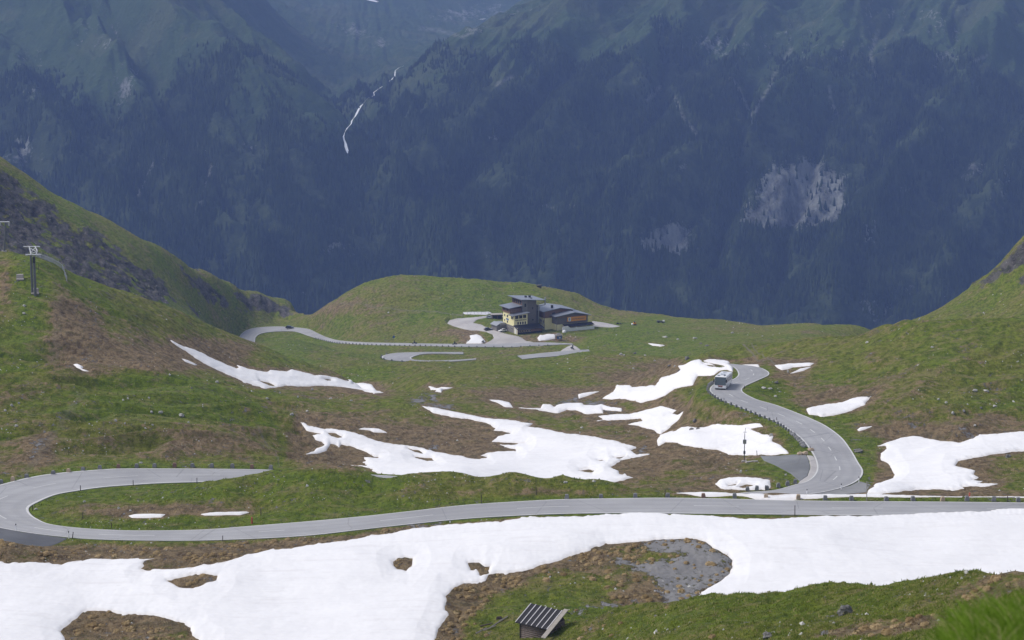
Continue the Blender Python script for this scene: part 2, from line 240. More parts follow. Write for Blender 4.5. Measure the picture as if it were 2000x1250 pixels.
WET = [ # outline, strength, Ymin, Ymax
 ([(1262,1064),(1300,1058),(1345,1057),(1377,1064),(1398,1080),(1422,1095),(1430,1105),(1425,1128),(1405,1145),(1370,1163),(1345,1181),(1305,1180),(1290,1160),(1278,1140),(1262,1122),(1220,1110),(1190,1105),(1205,1097),(1260,1099),(1340,1093),(1300,1082),(1245,1072)],1.0,235,275),
 ([(1110,1190),(1140,1182),(1200,1180),(1205,1184),(1160,1188),(1130,1194)],.8,225,245),
 ([(810,785),(825,782),(835,786),(825,792),(803,792)],1.0,430,520),([(830,770),(850,772),(852,784),(842,783),(838,776),(822,774)],1.0,450,540),([(826,799),(850,795),(880,799),(876,801),(850,800)],1.0,400,500),
 ([(1075,797),(1110,783),(1128,775),(1132,781),(1112,790),(1085,797)],1.0,400,560),([(1140,796),(1150,786),(1172,785),(1178,792),(1160,797)],1.0,400,560),([(1175,800),(1200,800),(1215,806),(1190,804)],.9,400,560),
 ([(1248,885),(1254,875),(1260,873),(1254,887)],1.0,330,420),([(838,872),(846,862),(853,864),(845,874)],1.0,360,440),([(1692,943),(1700,939),(1699,957),(1693,962)],.8,295,330),
 ([(1778,833),(1800,840),(1780,838)],1.0,320,420),([(1862,847),(1880,856),(1900,862),(1884,860),(1866,852)],1.0,320,420),
 ([(60,885),(75,868),(90,862),(84,880),(70,890),(62,892)],.75,320,420),([(110,820),(125,800),(132,805),(118,828)],.5,340,440),
 ([(420,1068),(470,1062),(480,1066),(430,1072)],.5,255,285),([(790,1026),(840,1022),(860,1024),(810,1030)],.8,262,290),
]
BROWN = [ # u, v, radius u, radius v, amount (negative: green)
 (230,690,150,38,.9),(150,650,60,50,.8),(330,700,90,30,.6),(120,610,28,60,.75),(8,560,14,60,.7),(450,690,70,26,.8),(560,735,110,18,.8),(700,765,80,14,.8),
 (640,860,60,30,1.),(600,870,40,60,.8),(680,890,60,30,1.),(760,850,110,25,.6),(860,850,90,30,.9),(920,860,60,30,1.),(700,810,90,22,.5),(420,860,200,18,.5),(330,880,180,22,.5),(60,900,80,30,.6),(80,870,26,40,.8),
 (1000,770,100,20,.8),(1120,765,110,18,.9),(1230,735,80,20,.9),(1290,715,50,16,.9),(1180,815,60,16,.6),(1330,800,60,30,.9),(1270,870,60,50,.9),(1240,905,70,20,.7),(1400,900,100,26,.9),(1380,940,90,18,.6),(900,960,300,12,.45),(1130,960,250,12,.6),
 (1330,840,60,14,.4),(1430,815,70,14,.8),(1500,860,40,30,.7),(1510,735,40,14,.9),(1540,745,60,16,.5),(1570,780,40,20,.8),(1650,770,70,14,.6),(1700,845,60,14,.5),(1760,845,80,18,.7),(1850,852,90,14,.7),(1960,830,100,22,.7),
 (1720,925,26,36,1.),(1800,963,100,8,.8),(1900,925,60,40,.6),(1540,705,70,10,.7),(1450,705,70,6,.7),
 (300,990,120,18,.8),(380,1002,140,10,.8),(250,1005,100,10,.7),(460,975,80,20,.3),
 (200,1085,230,26,1.),(450,1080,200,26,1.),(600,1055,120,14,.9),(750,1030,120,12,.8),(0,1095,120,24,.6),
 (900,1160,50,50,1.),(980,1130,90,24,.9),(1130,1095,150,26,.8),(1250,1160,90,30,.7),(1290,1170,60,16,.9),(870,1220,30,60,.9),(1060,1150,90,30,-.5),(1000,1200,120,30,-.3),
 (1800,1230,120,22,.9),(1650,1240,120,12,.6),(1920,1150,60,18,.3),(1300,1200,120,16,.4),(1180,1230,90,20,.35),
 (225,1225,180,34,1.),(785,1104,40,20,1.),(375,1142,70,22,1.),(940,1110,50,18,1.),
 (770,575,110,22,.35),(650,605,60,14,.4),(720,600,90,14,.3),(900,650,40,8,.8),(1030,662,20,6,.6),(1110,660,30,8,.7),(905,664,24,9,.8),(610,690,20,12,.7),(575,662,20,5,.5),(820,720,60,8,.5),(1170,600,60,20,.3),(1220,612,60,8,.3),
 (1450,640,90,6,.25),(1200,700,60,12,.4),(1150,735,80,12,.2),
 (590,670,60,18,-.8),(560,700,80,24,-.6),(1300,685,150,22,-.7),(1100,735,90,20,-.5),(1250,650,120,20,-.6),(900,720,120,12,-.3),(700,735,70,14,-.6),(60,560,36,120,-.9),(150,545,50,40,-.6),(20,720,60,30,-.5),
 (1370,780,40,26,-.8),(1440,845,90,30,-.5),(1520,910,60,30,-.9),(1620,840,60,40,-.9),(1690,900,20,50,-1.),(1700,860,60,20,-.5),(1500,770,60,30,-.8),
 (300,960,240,22,-.8),(500,1010,300,14,-1.),(800,960,250,20,-.6),(200,1022,160,10,-1.),(640,930,150,14,-.9),(1800,978,300,5,-1.),(950,985,300,6,-.9),(250,780,250,50,-.4),(420,790,120,30,-.5),
 (1500,1200,300,40,-.5),(1400,1230,150,30,-.6),(900,570,120,30,-.5),(900,600,90,20,-.8),
]
ROCKP = [ # rocky faces on the hills behind
 ([(-100,300),(0,330),(60,365),(110,400),(160,450),(230,520),(300,570),(330,600),(250,600),(0,520),(-100,500)],.85,800,1030),
 ([(0,375),(120,440),(230,500),(300,560),(320,600),(150,560),(60,480),(-60,420)],1.0,800,1030),
 ([(140,430),(220,470),(300,530),(360,590),(420,620),(370,610),(280,560),(200,505)],.8,850,1080),
 ([(440,565),(500,575),(560,596),(580,606),(550,612),(500,610),(465,592)],.9,950,1200),([(340,515),(400,540),(440,575),(480,610),(430,600),(370,560)],.8,900,1150),
 ([(1900,560),(1940,530),(1975,490),(2010,455),(2080,410),(2090,500),(2000,520),(1960,540),(1925,560)],1.,660,800),([(1975,545),(2010,530),(2060,540),(2010,560)],.9,640,800),([(1900,610),(1950,590),(1990,580),(1960,600),(1920,618)],.5,620,800),
]
PATHS = [ # polylines drawn as worn tracks: (points, half width px, strength)
 ([(1445,676),(1455,680),(1470,690),(1476,703),(1490,707),(1500,702),(1512,712)],1.0,.9),([(1467,676),(1480,690),(1502,702)],.8,.8),
 ([(665,592),(700,596),(760,606),(860,612),(905,612)],1.2,.6),([(200,740),(380,745),(480,790),(540,830),(560,880),(540,915)],7,-.45),([(500,840),(530,870),(548,915)],1.5,.5),
 ([(165,770),(140,800),(110,850),(70,900),(30,940)],8,.38),([(110,560),(115,620),(105,700)],10,.3),
]

def poly_sd(u, v, poly):
    """signed distance in px, positive inside"""
    p = np.asarray(poly, float); q = np.roll(p, -1, 0)
    d2 = np.full(u.shape, 1e12); ins = np.zeros(u.shape, bool)
    for (x0, y0), (x1, y1) in zip(p, q):
        ex, ey = x1 - x0, y1 - y0; L = ex * ex + ey * ey + 1e-9
        t = np.clip(((u - x0) * ex + (v - y0) * ey) / L, 0, 1)
        dx = u - x0 - t * ex; dy = (v - y0 - t * ey)
        d2 = np.minimum(d2, dx * dx + dy * dy)
        c = (y0 > v) != (y1 > v)
        with np.errstate(divide='ignore', invalid='ignore'):
            xi = x0 + (v - y0) / (ey if ey else 1e-9) * ex
        ins ^= c & (u < xi)
    d = np.sqrt(d2); return np.where(ins, d, -d)
def line_d(u, v, pts):
    d2 = np.full(u.shape, 1e12)
    for (x0, y0), (x1, y1) in zip(pts[:-1], pts[1:]):
        ex, ey = x1 - x0, y1 - y0; L = ex * ex + ey * ey + 1e-9
        t = np.clip(((u - x0) * ex + (v - y0) * ey) / L, 0, 1)
        d2 = np.minimum(d2, (u - x0 - t * ex) ** 2 + (v - y0 - t * ey) ** 2)
    return np.sqrt(d2)

# ------------------------------------------------------------------ terrain heights
def catmull(P, n):
    P = np.asarray(P, float); Q = np.vstack([2 * P[0] - P[1], P, 2 * P[-1] - P[-2]]); out = []
    for i in range(1, len(Q) - 2):
        t = np.linspace(0, 1, n, endpoint=False)[:, None]
        p0, p1, p2, p3 = Q[i - 1:i + 3]
        out.append(.5 * (2 * p1 + (p2 - p0) * t + (2 * p0 - 5 * p1 + 4 * p2 - p3) * t ** 2 + (3 * p1 - p0 - 3 * p2 + p3) * t ** 3))
    return np.vstack(out + [P[-1:]])
ROADW = {}
pts_a, pts_s, pts_e = [], [], []
def addpt(a, Y, e):
    pts_a.append(a); pts_s.append(math.log(Y)); pts_e.append(e)
for name, nodes in ROADS.items():
    rows = []
    for k, (au, av, bu, bv, z) in enumerate(nodes):
        ax, ay = px_at_z(au, av, z); bx, by = px_at_z(bu, bv, z)
        rows.append((ax, ay, bx, by, z))
        for x, y in ((ax, ay), (bx, by)):
            addpt(x / y, y, -z / y)
    ROADW[name] = catmull(rows, 8)
for u, v, Y in VIS:
    a, e = px2ae(u, v)
    for uu in (u,) + ((-250,) if u <= 0 else ()) + ((2260,) if u >= 1950 else ()):
        addpt((uu - 1000) / F / cP if uu != u else a, Y, e)
for u, v, Y, de, rt in CREST:
    a, e = px2ae(u, v); addpt(a, Y, e)
    addpt(a, Y * rt, e + de)
for u, Y, e in HID:
    addpt((u - 1000) / F / cP, Y, e)
SA, SS = 4.0, 2.0
PT = np.c_[np.array(pts_a) * SA, np.array(pts_s) * SS]
tps = TPS(PT, np.array(pts_e), 2e-5)

def rows_of(*segs):
    out = []
    for y0, y1, n in segs: out.append(np.exp(np.linspace(math.log(y0), math.log(y1), n, endpoint=False)))
    return np.concatenate(out + [[segs[-1][1]]])
QUICK = False
YR = rows_of((2, 110, 110), (110, 205, 150), (205, 300, 460), (300, 520, 620), (520, 1120, 520), (1120, 1500, 50))
AC = np.concatenate([np.linspace(-.40, -.272, 60, endpoint=False), np.linspace(-.272, .272, 1120, endpoint=False), np.linspace(.272, .40, 61)])
NR, NC = len(YR), len(AC)
# coarse TPS evaluation, then cubic-free bilinear upsampling in (a, s)
ca = np.linspace(-.40, .40, 260); cs = np.linspace(math.log(2), math.log(1500), 60)
cs = np.unique(np.concatenate([np.linspace(math.log(2), math.log(150), 40), np.linspace(math.log(150), math.log(1500), 420)]))
CA, CS = np.meshgrid(ca, cs)
CE = tps(np.c_[CA.ravel() * SA, CS.ravel() * SS]).reshape(CA.shape)
def base_e(a, Y):
    s = np.log(Y)
    ia = np.clip((a - ca[0]) / (ca[1] - ca[0]), 0, len(ca) - 1.001); i = ia.astype(int); fa = ia - i
    js = np.clip(np.interp(s, cs, np.arange(len(cs))), 0, len(cs) - 1.001); j = js.astype(int); fs = js - j
    return (CE[j, i] * (1 - fa) + CE[j, i + 1] * fa) * (1 - fs) + (CE[j + 1, i] * (1 - fa) + CE[j + 1, i + 1] * fa) * fs
A2, Y2 = np.meshgrid(AC, YR)
X2 = A2 * Y2
E2 = base_e(A2.ravel(), Y2.ravel()).reshape(A2.shape)
Z2 = -E2 * Y2
U2, V2 = ae2px(A2, E2)

# calm factor near roads and flat pads
RS = []   # road samples: x, y, halfwidth, z
for name, R in ROADW.items():
    for k in range(len(R) - 1):
        for t in (0, .5):
            r = R[k] * (1 - t) + R[k + 1] * t
            RS.append(((r[0] + r[2]) / 2, (r[1] + r[3]) / 2, math.hypot(r[0] - r[2], r[1] - r[3]) / 2, r[4], r[0], r[1], r[2], r[3]))
RS = np.array(RS)
DR = np.full(X2.shape, 1e3); ZR = np.zeros(X2.shape)
cell = {}
xf, yf = X2.ravel(), Y2.ravel()
near = np.zeros(xf.shape, bool)
CH = 20.0
keys = set()
for r in RS:
    n = int((r[2] + 14) // CH) + 1
    kx, ky = int(r[0] // CH), int(r[1] // CH)
    for dx in range(-n, n + 1):
        for dy in range(-n, n + 1): keys.add((kx + dx, ky + dy))
kk = (np.floor(xf / CH).astype(np.int64) + 5000) * 20000 + np.floor(yf / CH).astype(np.int64)
order = np.argsort(kk, kind='stable'); kso = kk[order]
for (kx, ky) in keys:
    key = (kx + 5000) * 20000 + ky
    i0, i1 = np.searchsorted(kso, [key, key + 1])
    if i1 <= i0: continue
    idx = order[i0:i1]
    cx, cy = (kx + .5) * CH, (ky + .5) * CH
    m = np.hypot(RS[:, 0] - cx, RS[:, 1] - cy) < RS[:, 2] + 30
    if not m.any(): continue
    S = RS[m]
    # distance to the cross segment A-B of each sample
    ex, ey = S[:, 6] - S[:, 4], S[:, 7] - S[:, 5]; L = ex * ex + ey * ey + 1e-9
    px_, py_ = xf[idx][:, None], yf[idx][:, None]
    t = np.clip(((px_ - S[:, 4]) * ex + (py_ - S[:, 5]) * ey) / L, 0, 1)
    d = np.hypot(px_ - S[:, 4] - t * ex, py_ - S[:, 5] - t * ey)
    j = d.argmin(1)
    DR.ravel()[idx] = d[np.arange(len(j)), j]
    ZR.ravel()[idx] = S[j, 3]
calm = ss(DR, 1.5, 16)
PADM = np.zeros(X2.shape)
ASD = {}
for nm, lab, y0, y1, poly, mt in ASPHALT:
    p = np.array(poly); m = (Y2 > y0) & (Y2 < y1) & (U2 > p[:, 0].min() - 12) & (U2 < p[:, 0].max() + 12) & (V2 > p[:, 1].min() - 12) & (V2 < p[:, 1].max() + 12)
    sdv = poly_sd(U2[m], V2[m], poly); PADM[m] = np.maximum(PADM[m], ss(sdv, -4, 1))
calm = calm * (1 - PADM)
# relief: rolling, hummocks, small bumps
warp = fbm(X2 / 40, Y2 / 40, 2, 90) * 6
roll = fbm(X2 / 55, Y2 / 70, 3, 1)
hum = fbm((X2 + warp) / 14, (Y2 + warp) / 18, 3, 11)
far = ss(Y2, 560, 800)
tw = fbm(X2 / 26, Y2 / 26, 2, 95)
terr = gnoise((Y2 - .8 * X2) / 17 + tw * .5, (X2 + .8 * Y2) / 55, 21)       # long soft ridges on the slopes
terr = .6 - 2.0 * np.abs(terr); terr2 = gnoise((Y2 - .6 * X2) / 6.5 + tw * .8, (X2 + .6 * Y2) / 24, 22); terr2 = .5 - 1.6 * np.abs(terr2)
ridgy = np.clip(ss(-A2, .06, .14) * ss(Y2, 325, 350) * (1 - ss(Y2, 420, 470)) + .9 * ss(A2, .14, .19) * ss(Y2, 325, 350) * (1 - far * 1.0) + .25, 0, 1)
tiny = fbm(X2 / 2.6, Y2 / 3.2, 3, 31, .55)
vis = ss(Y2, 60, 110)
left = ss(-A2, -.02, .06) * (1 - far)
rocky = np.zeros(X2.shape)
for poly, st, y0, y1 in ROCKP:
    p = np.array(poly); m = (Y2 > y0) & (Y2 < y1) & (U2 > p[:, 0].min() - 30) & (U2 < p[:, 0].max() + 30) & (V2 > p[:, 1].min() - 30) & (V2 < p[:, 1].max() + 30)
    rocky[m] = np.maximum(rocky[m], st * ss(poly_sd(U2[m], V2[m], poly) + 14 * gnoise(X2[m] / 14, Y2[m] / 14, 61), -8, 10))
_st = gnoise((U2 * .62 - V2) / 15 + 1.2 * gnoise(U2 / 40, V2 / 30, 64), (U2 + V2 * .6) / 90, 63) + .6 * gnoise((U2 * .62 - V2) / 7, (U2 + V2) / 45, 65)
rocky = rocky * np.clip(.86 + .8 * np.where(U2 < 1000, _st, .3 * _st), 0, 1.1)
hill = np.maximum(ss(-A2 - .09, 0, .05) * ss(Y2, 780, 860), ss(A2 - .19, 0, .03) * ss(Y2, 600, 680))
crag = fbm((X2 + .6 * Y2) / 22, (Y2 - .3 * X2) / 40, 5, 71, .6)
crag = np.abs(crag)
D = roll * (1.1 + .8 * far) * .85 + hum * (.50 + .35 * far) + (terr * .85 + terr2 * .28) * ridgy * (1 - .7 * far) * ss(Y2, 290, 340) + terr2 * .25 * (1 - ss(Y2, 200, 260)) + tiny * (.13 + .16 * far)
leftz = ss(-A2, .06, .14) * ss(Y2, 325, 350) * (1 - ss(Y2, 430, 480))
D = D + leftz * (terr * .75 + terr2 * .10 - hum * .22 - tiny * .05)
D = D * (1 - .6 * ss(-A2, .09, .12) * far)
D = D * calm * vis * (1 + .35 * (1 - far)) * (1 - .55 * far * ss(A2, .04, .09))
DS = D - roll * .93 * calm * vis
D += rocky * (crag * 2.6 - .9 + tiny * .6) + hill * (fbm((X2 + .8 * Y2) / 30, Y2 / 60, 3, 81) * 1.0)
vis2 = ss(Y2, 8, 30) * (1 - ss(Y2, 60, 110))
Z2 = Z2 + D + vis2 * hum * .3 + (1 - vis) * tiny * .06
# level ground for the hotel
_a, _e = px2ae(1004, 651); _i = np.argmin(np.abs(AC - _a)); _j = np.nonzero((-Z2[:, _i] / YR <= _e) & (YR > 800))[0][0]
HOTEL_Z = float(Z2[_j, _i]); _hx, _hy = AC[_i] * YR[_j], YR[_j]
_lx = (X2 - _hx) * .887 + (Y2 - _hy) * .461; _ly = -(X2 - _hx) * .461 + (Y2 - _hy) * .887
_d = np.hypot(np.maximum(np.maximum(-5 - _lx, _lx - 42), 0), np.maximum(np.maximum(-8 - _ly, _ly - 15), 0))
k = (1 - ss(_d, 0, 12)) * ss(DR, 2.5, 9); Z2 = Z2 * (1 - k) + (HOTEL_Z - .15) * k

k = 1 - ss(DR, .5, 7)
Z2 = Z2 * (1 - k) + (ZR) * k
k = 1 - ss(DR, .0, 1.0)
Z2 = Z2 - k * (.05 + .00022 * np.maximum(Y2 - 250, 0)) 
def ground(x, y):
    """height of the terrain mesh at world x, y"""
    a = x / y
    i = int(np.clip(np.searchsorted(AC, a) - 1, 0, NC - 2)); j = int(np.clip(np.searchsorted(YR, y) - 1, 0, NR - 2))
    fa = (a - AC[i]) / (AC[i + 1] - AC[i]); fy = (y - YR[j]) / (YR[j + 1] - YR[j])
    return float((Z2[j, i] * (1 - fa) + Z2[j, i + 1] * fa) * (1 - fy) + (Z2[j + 1, i] * (1 - fa) + Z2[j + 1, i + 1] * fa) * fy)
def hit(u, v, y0=100, y1=1490):
    """where the line of sight of a photo pixel meets the terrain"""
    a, e = px2ae(u, v)
    for _ in range(2):
        i = int(np.clip(np.searchsorted(AC, a) - 1, 0, NC - 2)); f = (a - AC[i]) / (AC[i + 1] - AC[i])
    col = E2[:, i] * (1 - f) + E2[:, i + 1] * f
    j0 = np.searchsorted(YR, y0); m = np.nonzero((col[j0:] <= e) & (YR[j0:] < y1))[0]
    if len(m) == 0: return None
    j = j0 + m[0]
    if j == j0: y = YR[j]
    else:
        c0, c1 = col[j - 1] - e, col[j] - e; y = YR[j - 1] + (YR[j] - YR[j - 1]) * c0 / (c0 - c1 + 1e-12)
    return Vector((a * y, y, -e * y))

# ------------------------------------------------------------------ object helpers
def mesh_np(name, verts, faces=None, quads=None, smooth=True):
    me = bpy.data.meshes.new(name)
    verts = np.asarray(verts, np.float32); me.vertices.add(len(verts)); me.vertices.foreach_set('co', verts.ravel())
    f = np.asarray(quads if quads is not None else faces, np.int32); nf, ns = f.shape
    me.loops.add(nf * ns); me.loops.foreach_set('vertex_index', f.ravel())
    me.polygons.add(nf); me.polygons.foreach_set('loop_start', np.arange(nf, dtype=np.int32) * ns)
    me.polygons.foreach_set('loop_total', np.full(nf, ns, np.int32))
    me.update(calc_edges=True)
    me.polygons.foreach_set('use_smooth', np.full(nf, smooth))
    return me
def link(name, me, mat=None, parent=None):
    o = bpy.data.objects.new(name, me); COL.objects.link(o)
    if mat is not None and me is not None and len(me.materials) == 0:
        me.materials.append(mat)
    if parent is not None: o.parent = parent
    return o
def tag(o, label=None, cat=None, group=None, kind=None):
    if label: o['label'] = label
    if cat: o['category'] = cat
    if group: o['group'] = group
    if kind: o['kind'] = kind
    return o
def grid_quads(nr, nc):
    i = np.arange(nr - 1)[:, None] * nc + np.arange(nc - 1)[None]
    return np.stack([i, i + 1, i + nc + 1, i + nc], -1).reshape(-1, 4)

# ------------------------------------------------------------------ material helpers
class N:
    def __init__(self, name):
        self.m = bpy.data.materials.new(name); self.m.use_nodes = True
        self.t = self.m.node_tree; self.b = self.t.nodes['Principled BSDF']
        self.co = self.t.nodes.new('ShaderNodeTexCoord').outputs['Object']
    def new(self, t, **kw):
        n = self.t.nodes.new(t)
        for k, v in kw.items(): setattr(n, k, v)
        return n
    def l(self, a, b): self.t.links.new(a, b)
    def put(self, sock, v):
        if hasattr(v, 'is_linked') or hasattr(v, 'links'): self.l(v, sock)
        else: sock.default_value = v
    def noise(self, scale, detail=4, rough=.55, vec=None, dist=0):
        n = self.new('ShaderNodeTexNoise'); n.inputs['Scale'].default_value = scale; n.inputs['Detail'].default_value = detail
        n.inputs['Roughness'].default_value = rough; n.inputs['Distortion'].default_value = dist
        self.l(vec if vec is not None else self.co, n.inputs['Vector']); return n.outputs['Fac']
    def vmap(self, scale=(1, 1, 1), rot=(0, 0, 0)):
        n = self.new('ShaderNodeMapping'); n.inputs['Scale'].default_value = scale; n.inputs['Rotation'].default_value = rot
        self.l(self.co, n.inputs['Vector']); return n.outputs[0]
    def math(self, op, a, b=0.0, clamp=False):
        n = self.new('ShaderNodeMath', operation=op, use_clamp=clamp); self.put(n.inputs[0], a); self.put(n.inputs[1], b); return n.outputs[0]
    def step(self, x, a, b, lo=0., hi=1.):
        n = self.new('ShaderNodeMapRange', interpolation_type='SMOOTHSTEP'); self.put(n.inputs[0], x)
        n.inputs[1].default_value = a; n.inputs[2].default_value = b; n.inputs[3].default_value = lo; n.inputs[4].default_value = hi; return n.outputs[0]
    def mix(self, f, a, b):
        n = self.new('ShaderNodeMix', data_type='RGBA'); self.put(n.inputs[0], f)
        for s, v in ((n.inputs[6], a), (n.inputs[7], b)):
            if isinstance(v, tuple): s.default_value = (*v, 1) if len(v) == 3 else v
            else: self.l(v, s)
        return n.outputs[2]
    def base(self, c, rough=.9, spec=.3, metal=0.):
        s = self.b.inputs['Base Color']
        if isinstance(c, tuple): s.default_value = (*c, 1)
        else: self.l(c, s)
        self.put(self.b.inputs['Roughness'], rough); self.b.inputs['Specular IOR Level'].default_value = spec
        self.b.inputs['Metallic'].default_value = metal
    def bump(self, h, dist, strength=1.):
        n = self.new('ShaderNodeBump'); n.inputs['Strength'].default_value = strength; n.inputs['Distance'].default_value = dist
        self.l(h, n.inputs['Height']); self.l(n.outputs[0], self.b.inputs['Normal'])
    def attr(self, name):
        n = self.new('ShaderNodeAttribute', attribute_name=name); return n
def plain(name, c, rough=.7, metal=0., spec=.3, var=.25, scale=3.0):
    """a material whose colour wanders a little"""
    n = N(name); f = n.noise(scale, 5, .6); d = tuple(max(0, x * (1 - var)) for x in c); h = tuple(x * (1 + var) for x in c)
    n.base(n.mix(f, d, h), rough, spec, metal); return n.m
M = {}

def ground_mat():
    n = N('alpine_turf'); at = n.attr('cover'); sep = n.new('ShaderNodeSeparateColor'); n.l(at.outputs['Color'], sep.inputs[0])
    br, rk, wt = sep.outputs[0], sep.outputs[1], sep.outputs[2]; tr = at.outputs['Alpha']
    flat = n.vmap((1, .6, 1))
    n1 = n.noise(.035, 3, .5); n2 = n.noise(.16, 6, .68); n3 = n.noise(.75, 7, .74, flat); n4 = n.noise(2.6, 5, .75, flat)
    n5 = n.noise(.32, 7, .72, n.vmap((.55, 1.1, 1), (0, 0, .65)))
    bsig = n.math('MULTIPLY', n.math('SUBTRACT', br, .5), 2.0)          # -1 green .. 1 brown
    def k(x, g): return n.math('MULTIPLY', n.math('SUBTRACT', x, .5), g)
    lush = n.mix(n.step(n3, .32, .66), (.066, .108, .006), (.190, .255, .018))
    oliv = n.mix(n.step(n3, .32, .66), (.088, .105, .010), (.255, .268, .042))
    g = n.math('ADD', n.math('ADD', k(n1, 2.2), k(n2, 2.2)), n.math('ADD', n.math('MULTIPLY', bsig, 1.3), .35))
    grass = n.mix(n.step(g, -.35, .75), lush, oliv)
    grass = n.mix(n.math('MULTIPLY', n.step(n5, .50, .66), .65), grass, (.30, .245, .115))
    grass = n.mix(n.math('MULTIPLY', n.step(n4, .53, .68), .60), grass, (.026, .034, .013))
    earth = n.mix(n.step(n3, .34, .62), (.105, .070, .038), (.320, .232, .128))
    earth = n.mix(n.math('MULTIPLY', n.step(n4, .52, .66), .6), earth, (.42, .34, .225))
    earth = n.mix(n.math('MULTIPLY', n.step(n5, .48, .66), .5), earth, (.105, .098, .045))
    fb = n.math('ADD', bsig, n.math('ADD', k(n2, 2.6), k(n3, 2.6)))
    c = n.mix(n.step(fb, .10, .70), grass, earth)
    c = n.mix(n.math('MULTIPLY', n.step(n.noise(1.3, 8, .8), .61, .68), .7), c, (.36, .34, .31))      # pale stones
    nr = n.noise(.22, 7, .72, n.vmap((1, .5, 1.6), (0, 0, .5)))
    rock = n.mix(n.step(nr, .35, .62), (.030, .028, .032), (.150, .138, .135))
    rock = n.mix(n.step(n.noise(.6, 6, .75), .58, .66), rock, (.30, .28, .27))
    rock = n.mix(n.math('MULTIPLY', n.step(n5, .50, .62), .5), rock, (.075, .095, .035))
    fr = n.math('ADD', rk, k(nr, 1.6))
    c = n.mix(n.step(fr, .38, .62), c, rock)
    c = n.mix(n.math('MULTIPLY', tr, n.step(n.math('ADD', n3, tr), .55, 1.1)), c, (.24, .215, .165))
    nw = n.noise(1.0, 8, .78, flat)
    fw = n.step(n.math('ADD', wt, n.math('ADD', k(nw, 4.2), k(n2, 1.6))), .46, .60)
    c = n.mix(fw, c, n.mix(n4, (.110, .107, .108), (.250, .243, .243)))
    n.base(c, n.math('SUBTRACT', .95, n.math('MULTIPLY', fw, .30)), .2)
    h = n.math('ADD', n.math('MULTIPLY', n3, 1.0), n.math('MULTIPLY', n4, .35))
    h = n.math('MULTIPLY', n.math('ADD', h, n.math('MULTIPLY', n5, 1.2)), n.math('SUBTRACT', 1.0, fw))
    n.bump(h, 1.5, 1.0)
    return n.m
def snow_mat():
    n = N('old_snow'); a = n.noise(.12, 4, .6, n.vmap((1, 2.4, 1), (0, 0, -.2))); b = n.noise(1.6, 5, .7, n.vmap((.5, 1.6, 1)))
    c = n.mix(a, (.69, .685, .71), (.80, .795, .815))
    c = n.mix(n.math('MULTIPLY', n.step(b, .52, .72), .40), c, (.60, .585, .60))
    c = n.mix(n.math('MULTIPLY', n.step(n.noise(.45, 6, .7, n.vmap((.22, 1.5, 1), (0, 0, -.12))), .53, .68), .30), c, (.58, .555, .57))
    c = n.mix(n.math('MULTIPLY', n.step(n.noise(3.0, 6, .75), .64, .72), .45), c, (.36, .32, .29))
    at = n.attr('edge'); c = n.mix(n.math('MULTIPLY', n.step(n.math('ADD', at.outputs['Fac'], n.math('MULTIPLY', n.math('SUBTRACT', b, .5), .8)), .35, .95), .35), c, (.55, .50, .46))
    n.base(c, .75, .3); n.bump(n.math('ADD', n.math('MULTIPLY', a, .8), n.math('MULTIPLY', b, .35)), .22, .28)
    return n.m
def tarmac(name, lo, hi, streak=True):
    n = N(name); a = n.noise(.09, 4, .6); b = n.noise(2.2, 5, .7); c = n.noise(.35, 4, .6, n.vmap((.25, 2.5, 1)))
    k = n.math('ADD', n.math('MULTIPLY', a, .6), n.math('MULTIPLY', c if streak else a, .4))
    col = n.mix(n.step(k, .3, .7), lo, hi)
    col = n.mix(n.math('MULTIPLY', n.step(b, .55, .8), .35), col, tuple(x * .72 for x in lo))
    if streak:      # wheel tracks polished paler, the middle of each lane and the verges darker
        ac = n.attr('across').outputs['Fac']; wv = n.math('SINE', n.math('MULTIPLY', ac, 25.13)); wv = n.math('ADD', wv, n.math('MULTIPLY', n.math('SUBTRACT', c, .5), 2.5))
        col = n.mix(n.step(wv, -.6, 1.3, 0, .25), col, tuple(x * .80 for x in lo))
        col = n.mix(n.math('MULTIPLY', n.step(n.noise(.03, 2, .5), .52, .60), .35), col, tuple(x * .78 for x in lo))
    # sealed cracks and patches
    v = n.new('ShaderNodeTexVoronoi', feature='DISTANCE_TO_EDGE'); v.inputs['Scale'].default_value = .085; n.l(n.co, v.inputs['Vector'])
    col = n.mix(n.math('MULTIPLY', n.step(v.outputs['Distance'], .0, .010, 1., 0.), .35), col, (.11, .11, .115))
    n.base(col, n.math('SUBTRACT', .85, n.math('MULTIPLY', a, .2)), .3); n.bump(b, .02, .5); return n.m
M['turf'] = ground_mat(); M['snow'] = snow_mat()
M['road'] = tarmac('road_asphalt', (.27, .27, .285), (.36, .36, .375))
M['asphalt_dark'] = tarmac('dark_asphalt', (.135, .140, .148), (.21, .215, .225), False)
M['asphalt_black'] = tarmac('black_asphalt', (.075, .078, .088), (.115, .118, .13), False)
M['asphalt_mid'] = tarmac('old_asphalt', (.17, .17, .175), (.24, .24, .245), False)
M['gravel_pale'] = tarmac('pale_gravel', (.36, .34, .34), (.45, .43, .42), False)
M['concrete_white'] = plain('white_concrete', (.62, .62, .66), .8)
M['paint'] = plain('road_paint', (.56, .56, .56), .6, var=.12, scale=1.5)
M['edge'] = plain('pale_road_edge', (.52, .52, .52), .8, var=.22, scale=1.2)

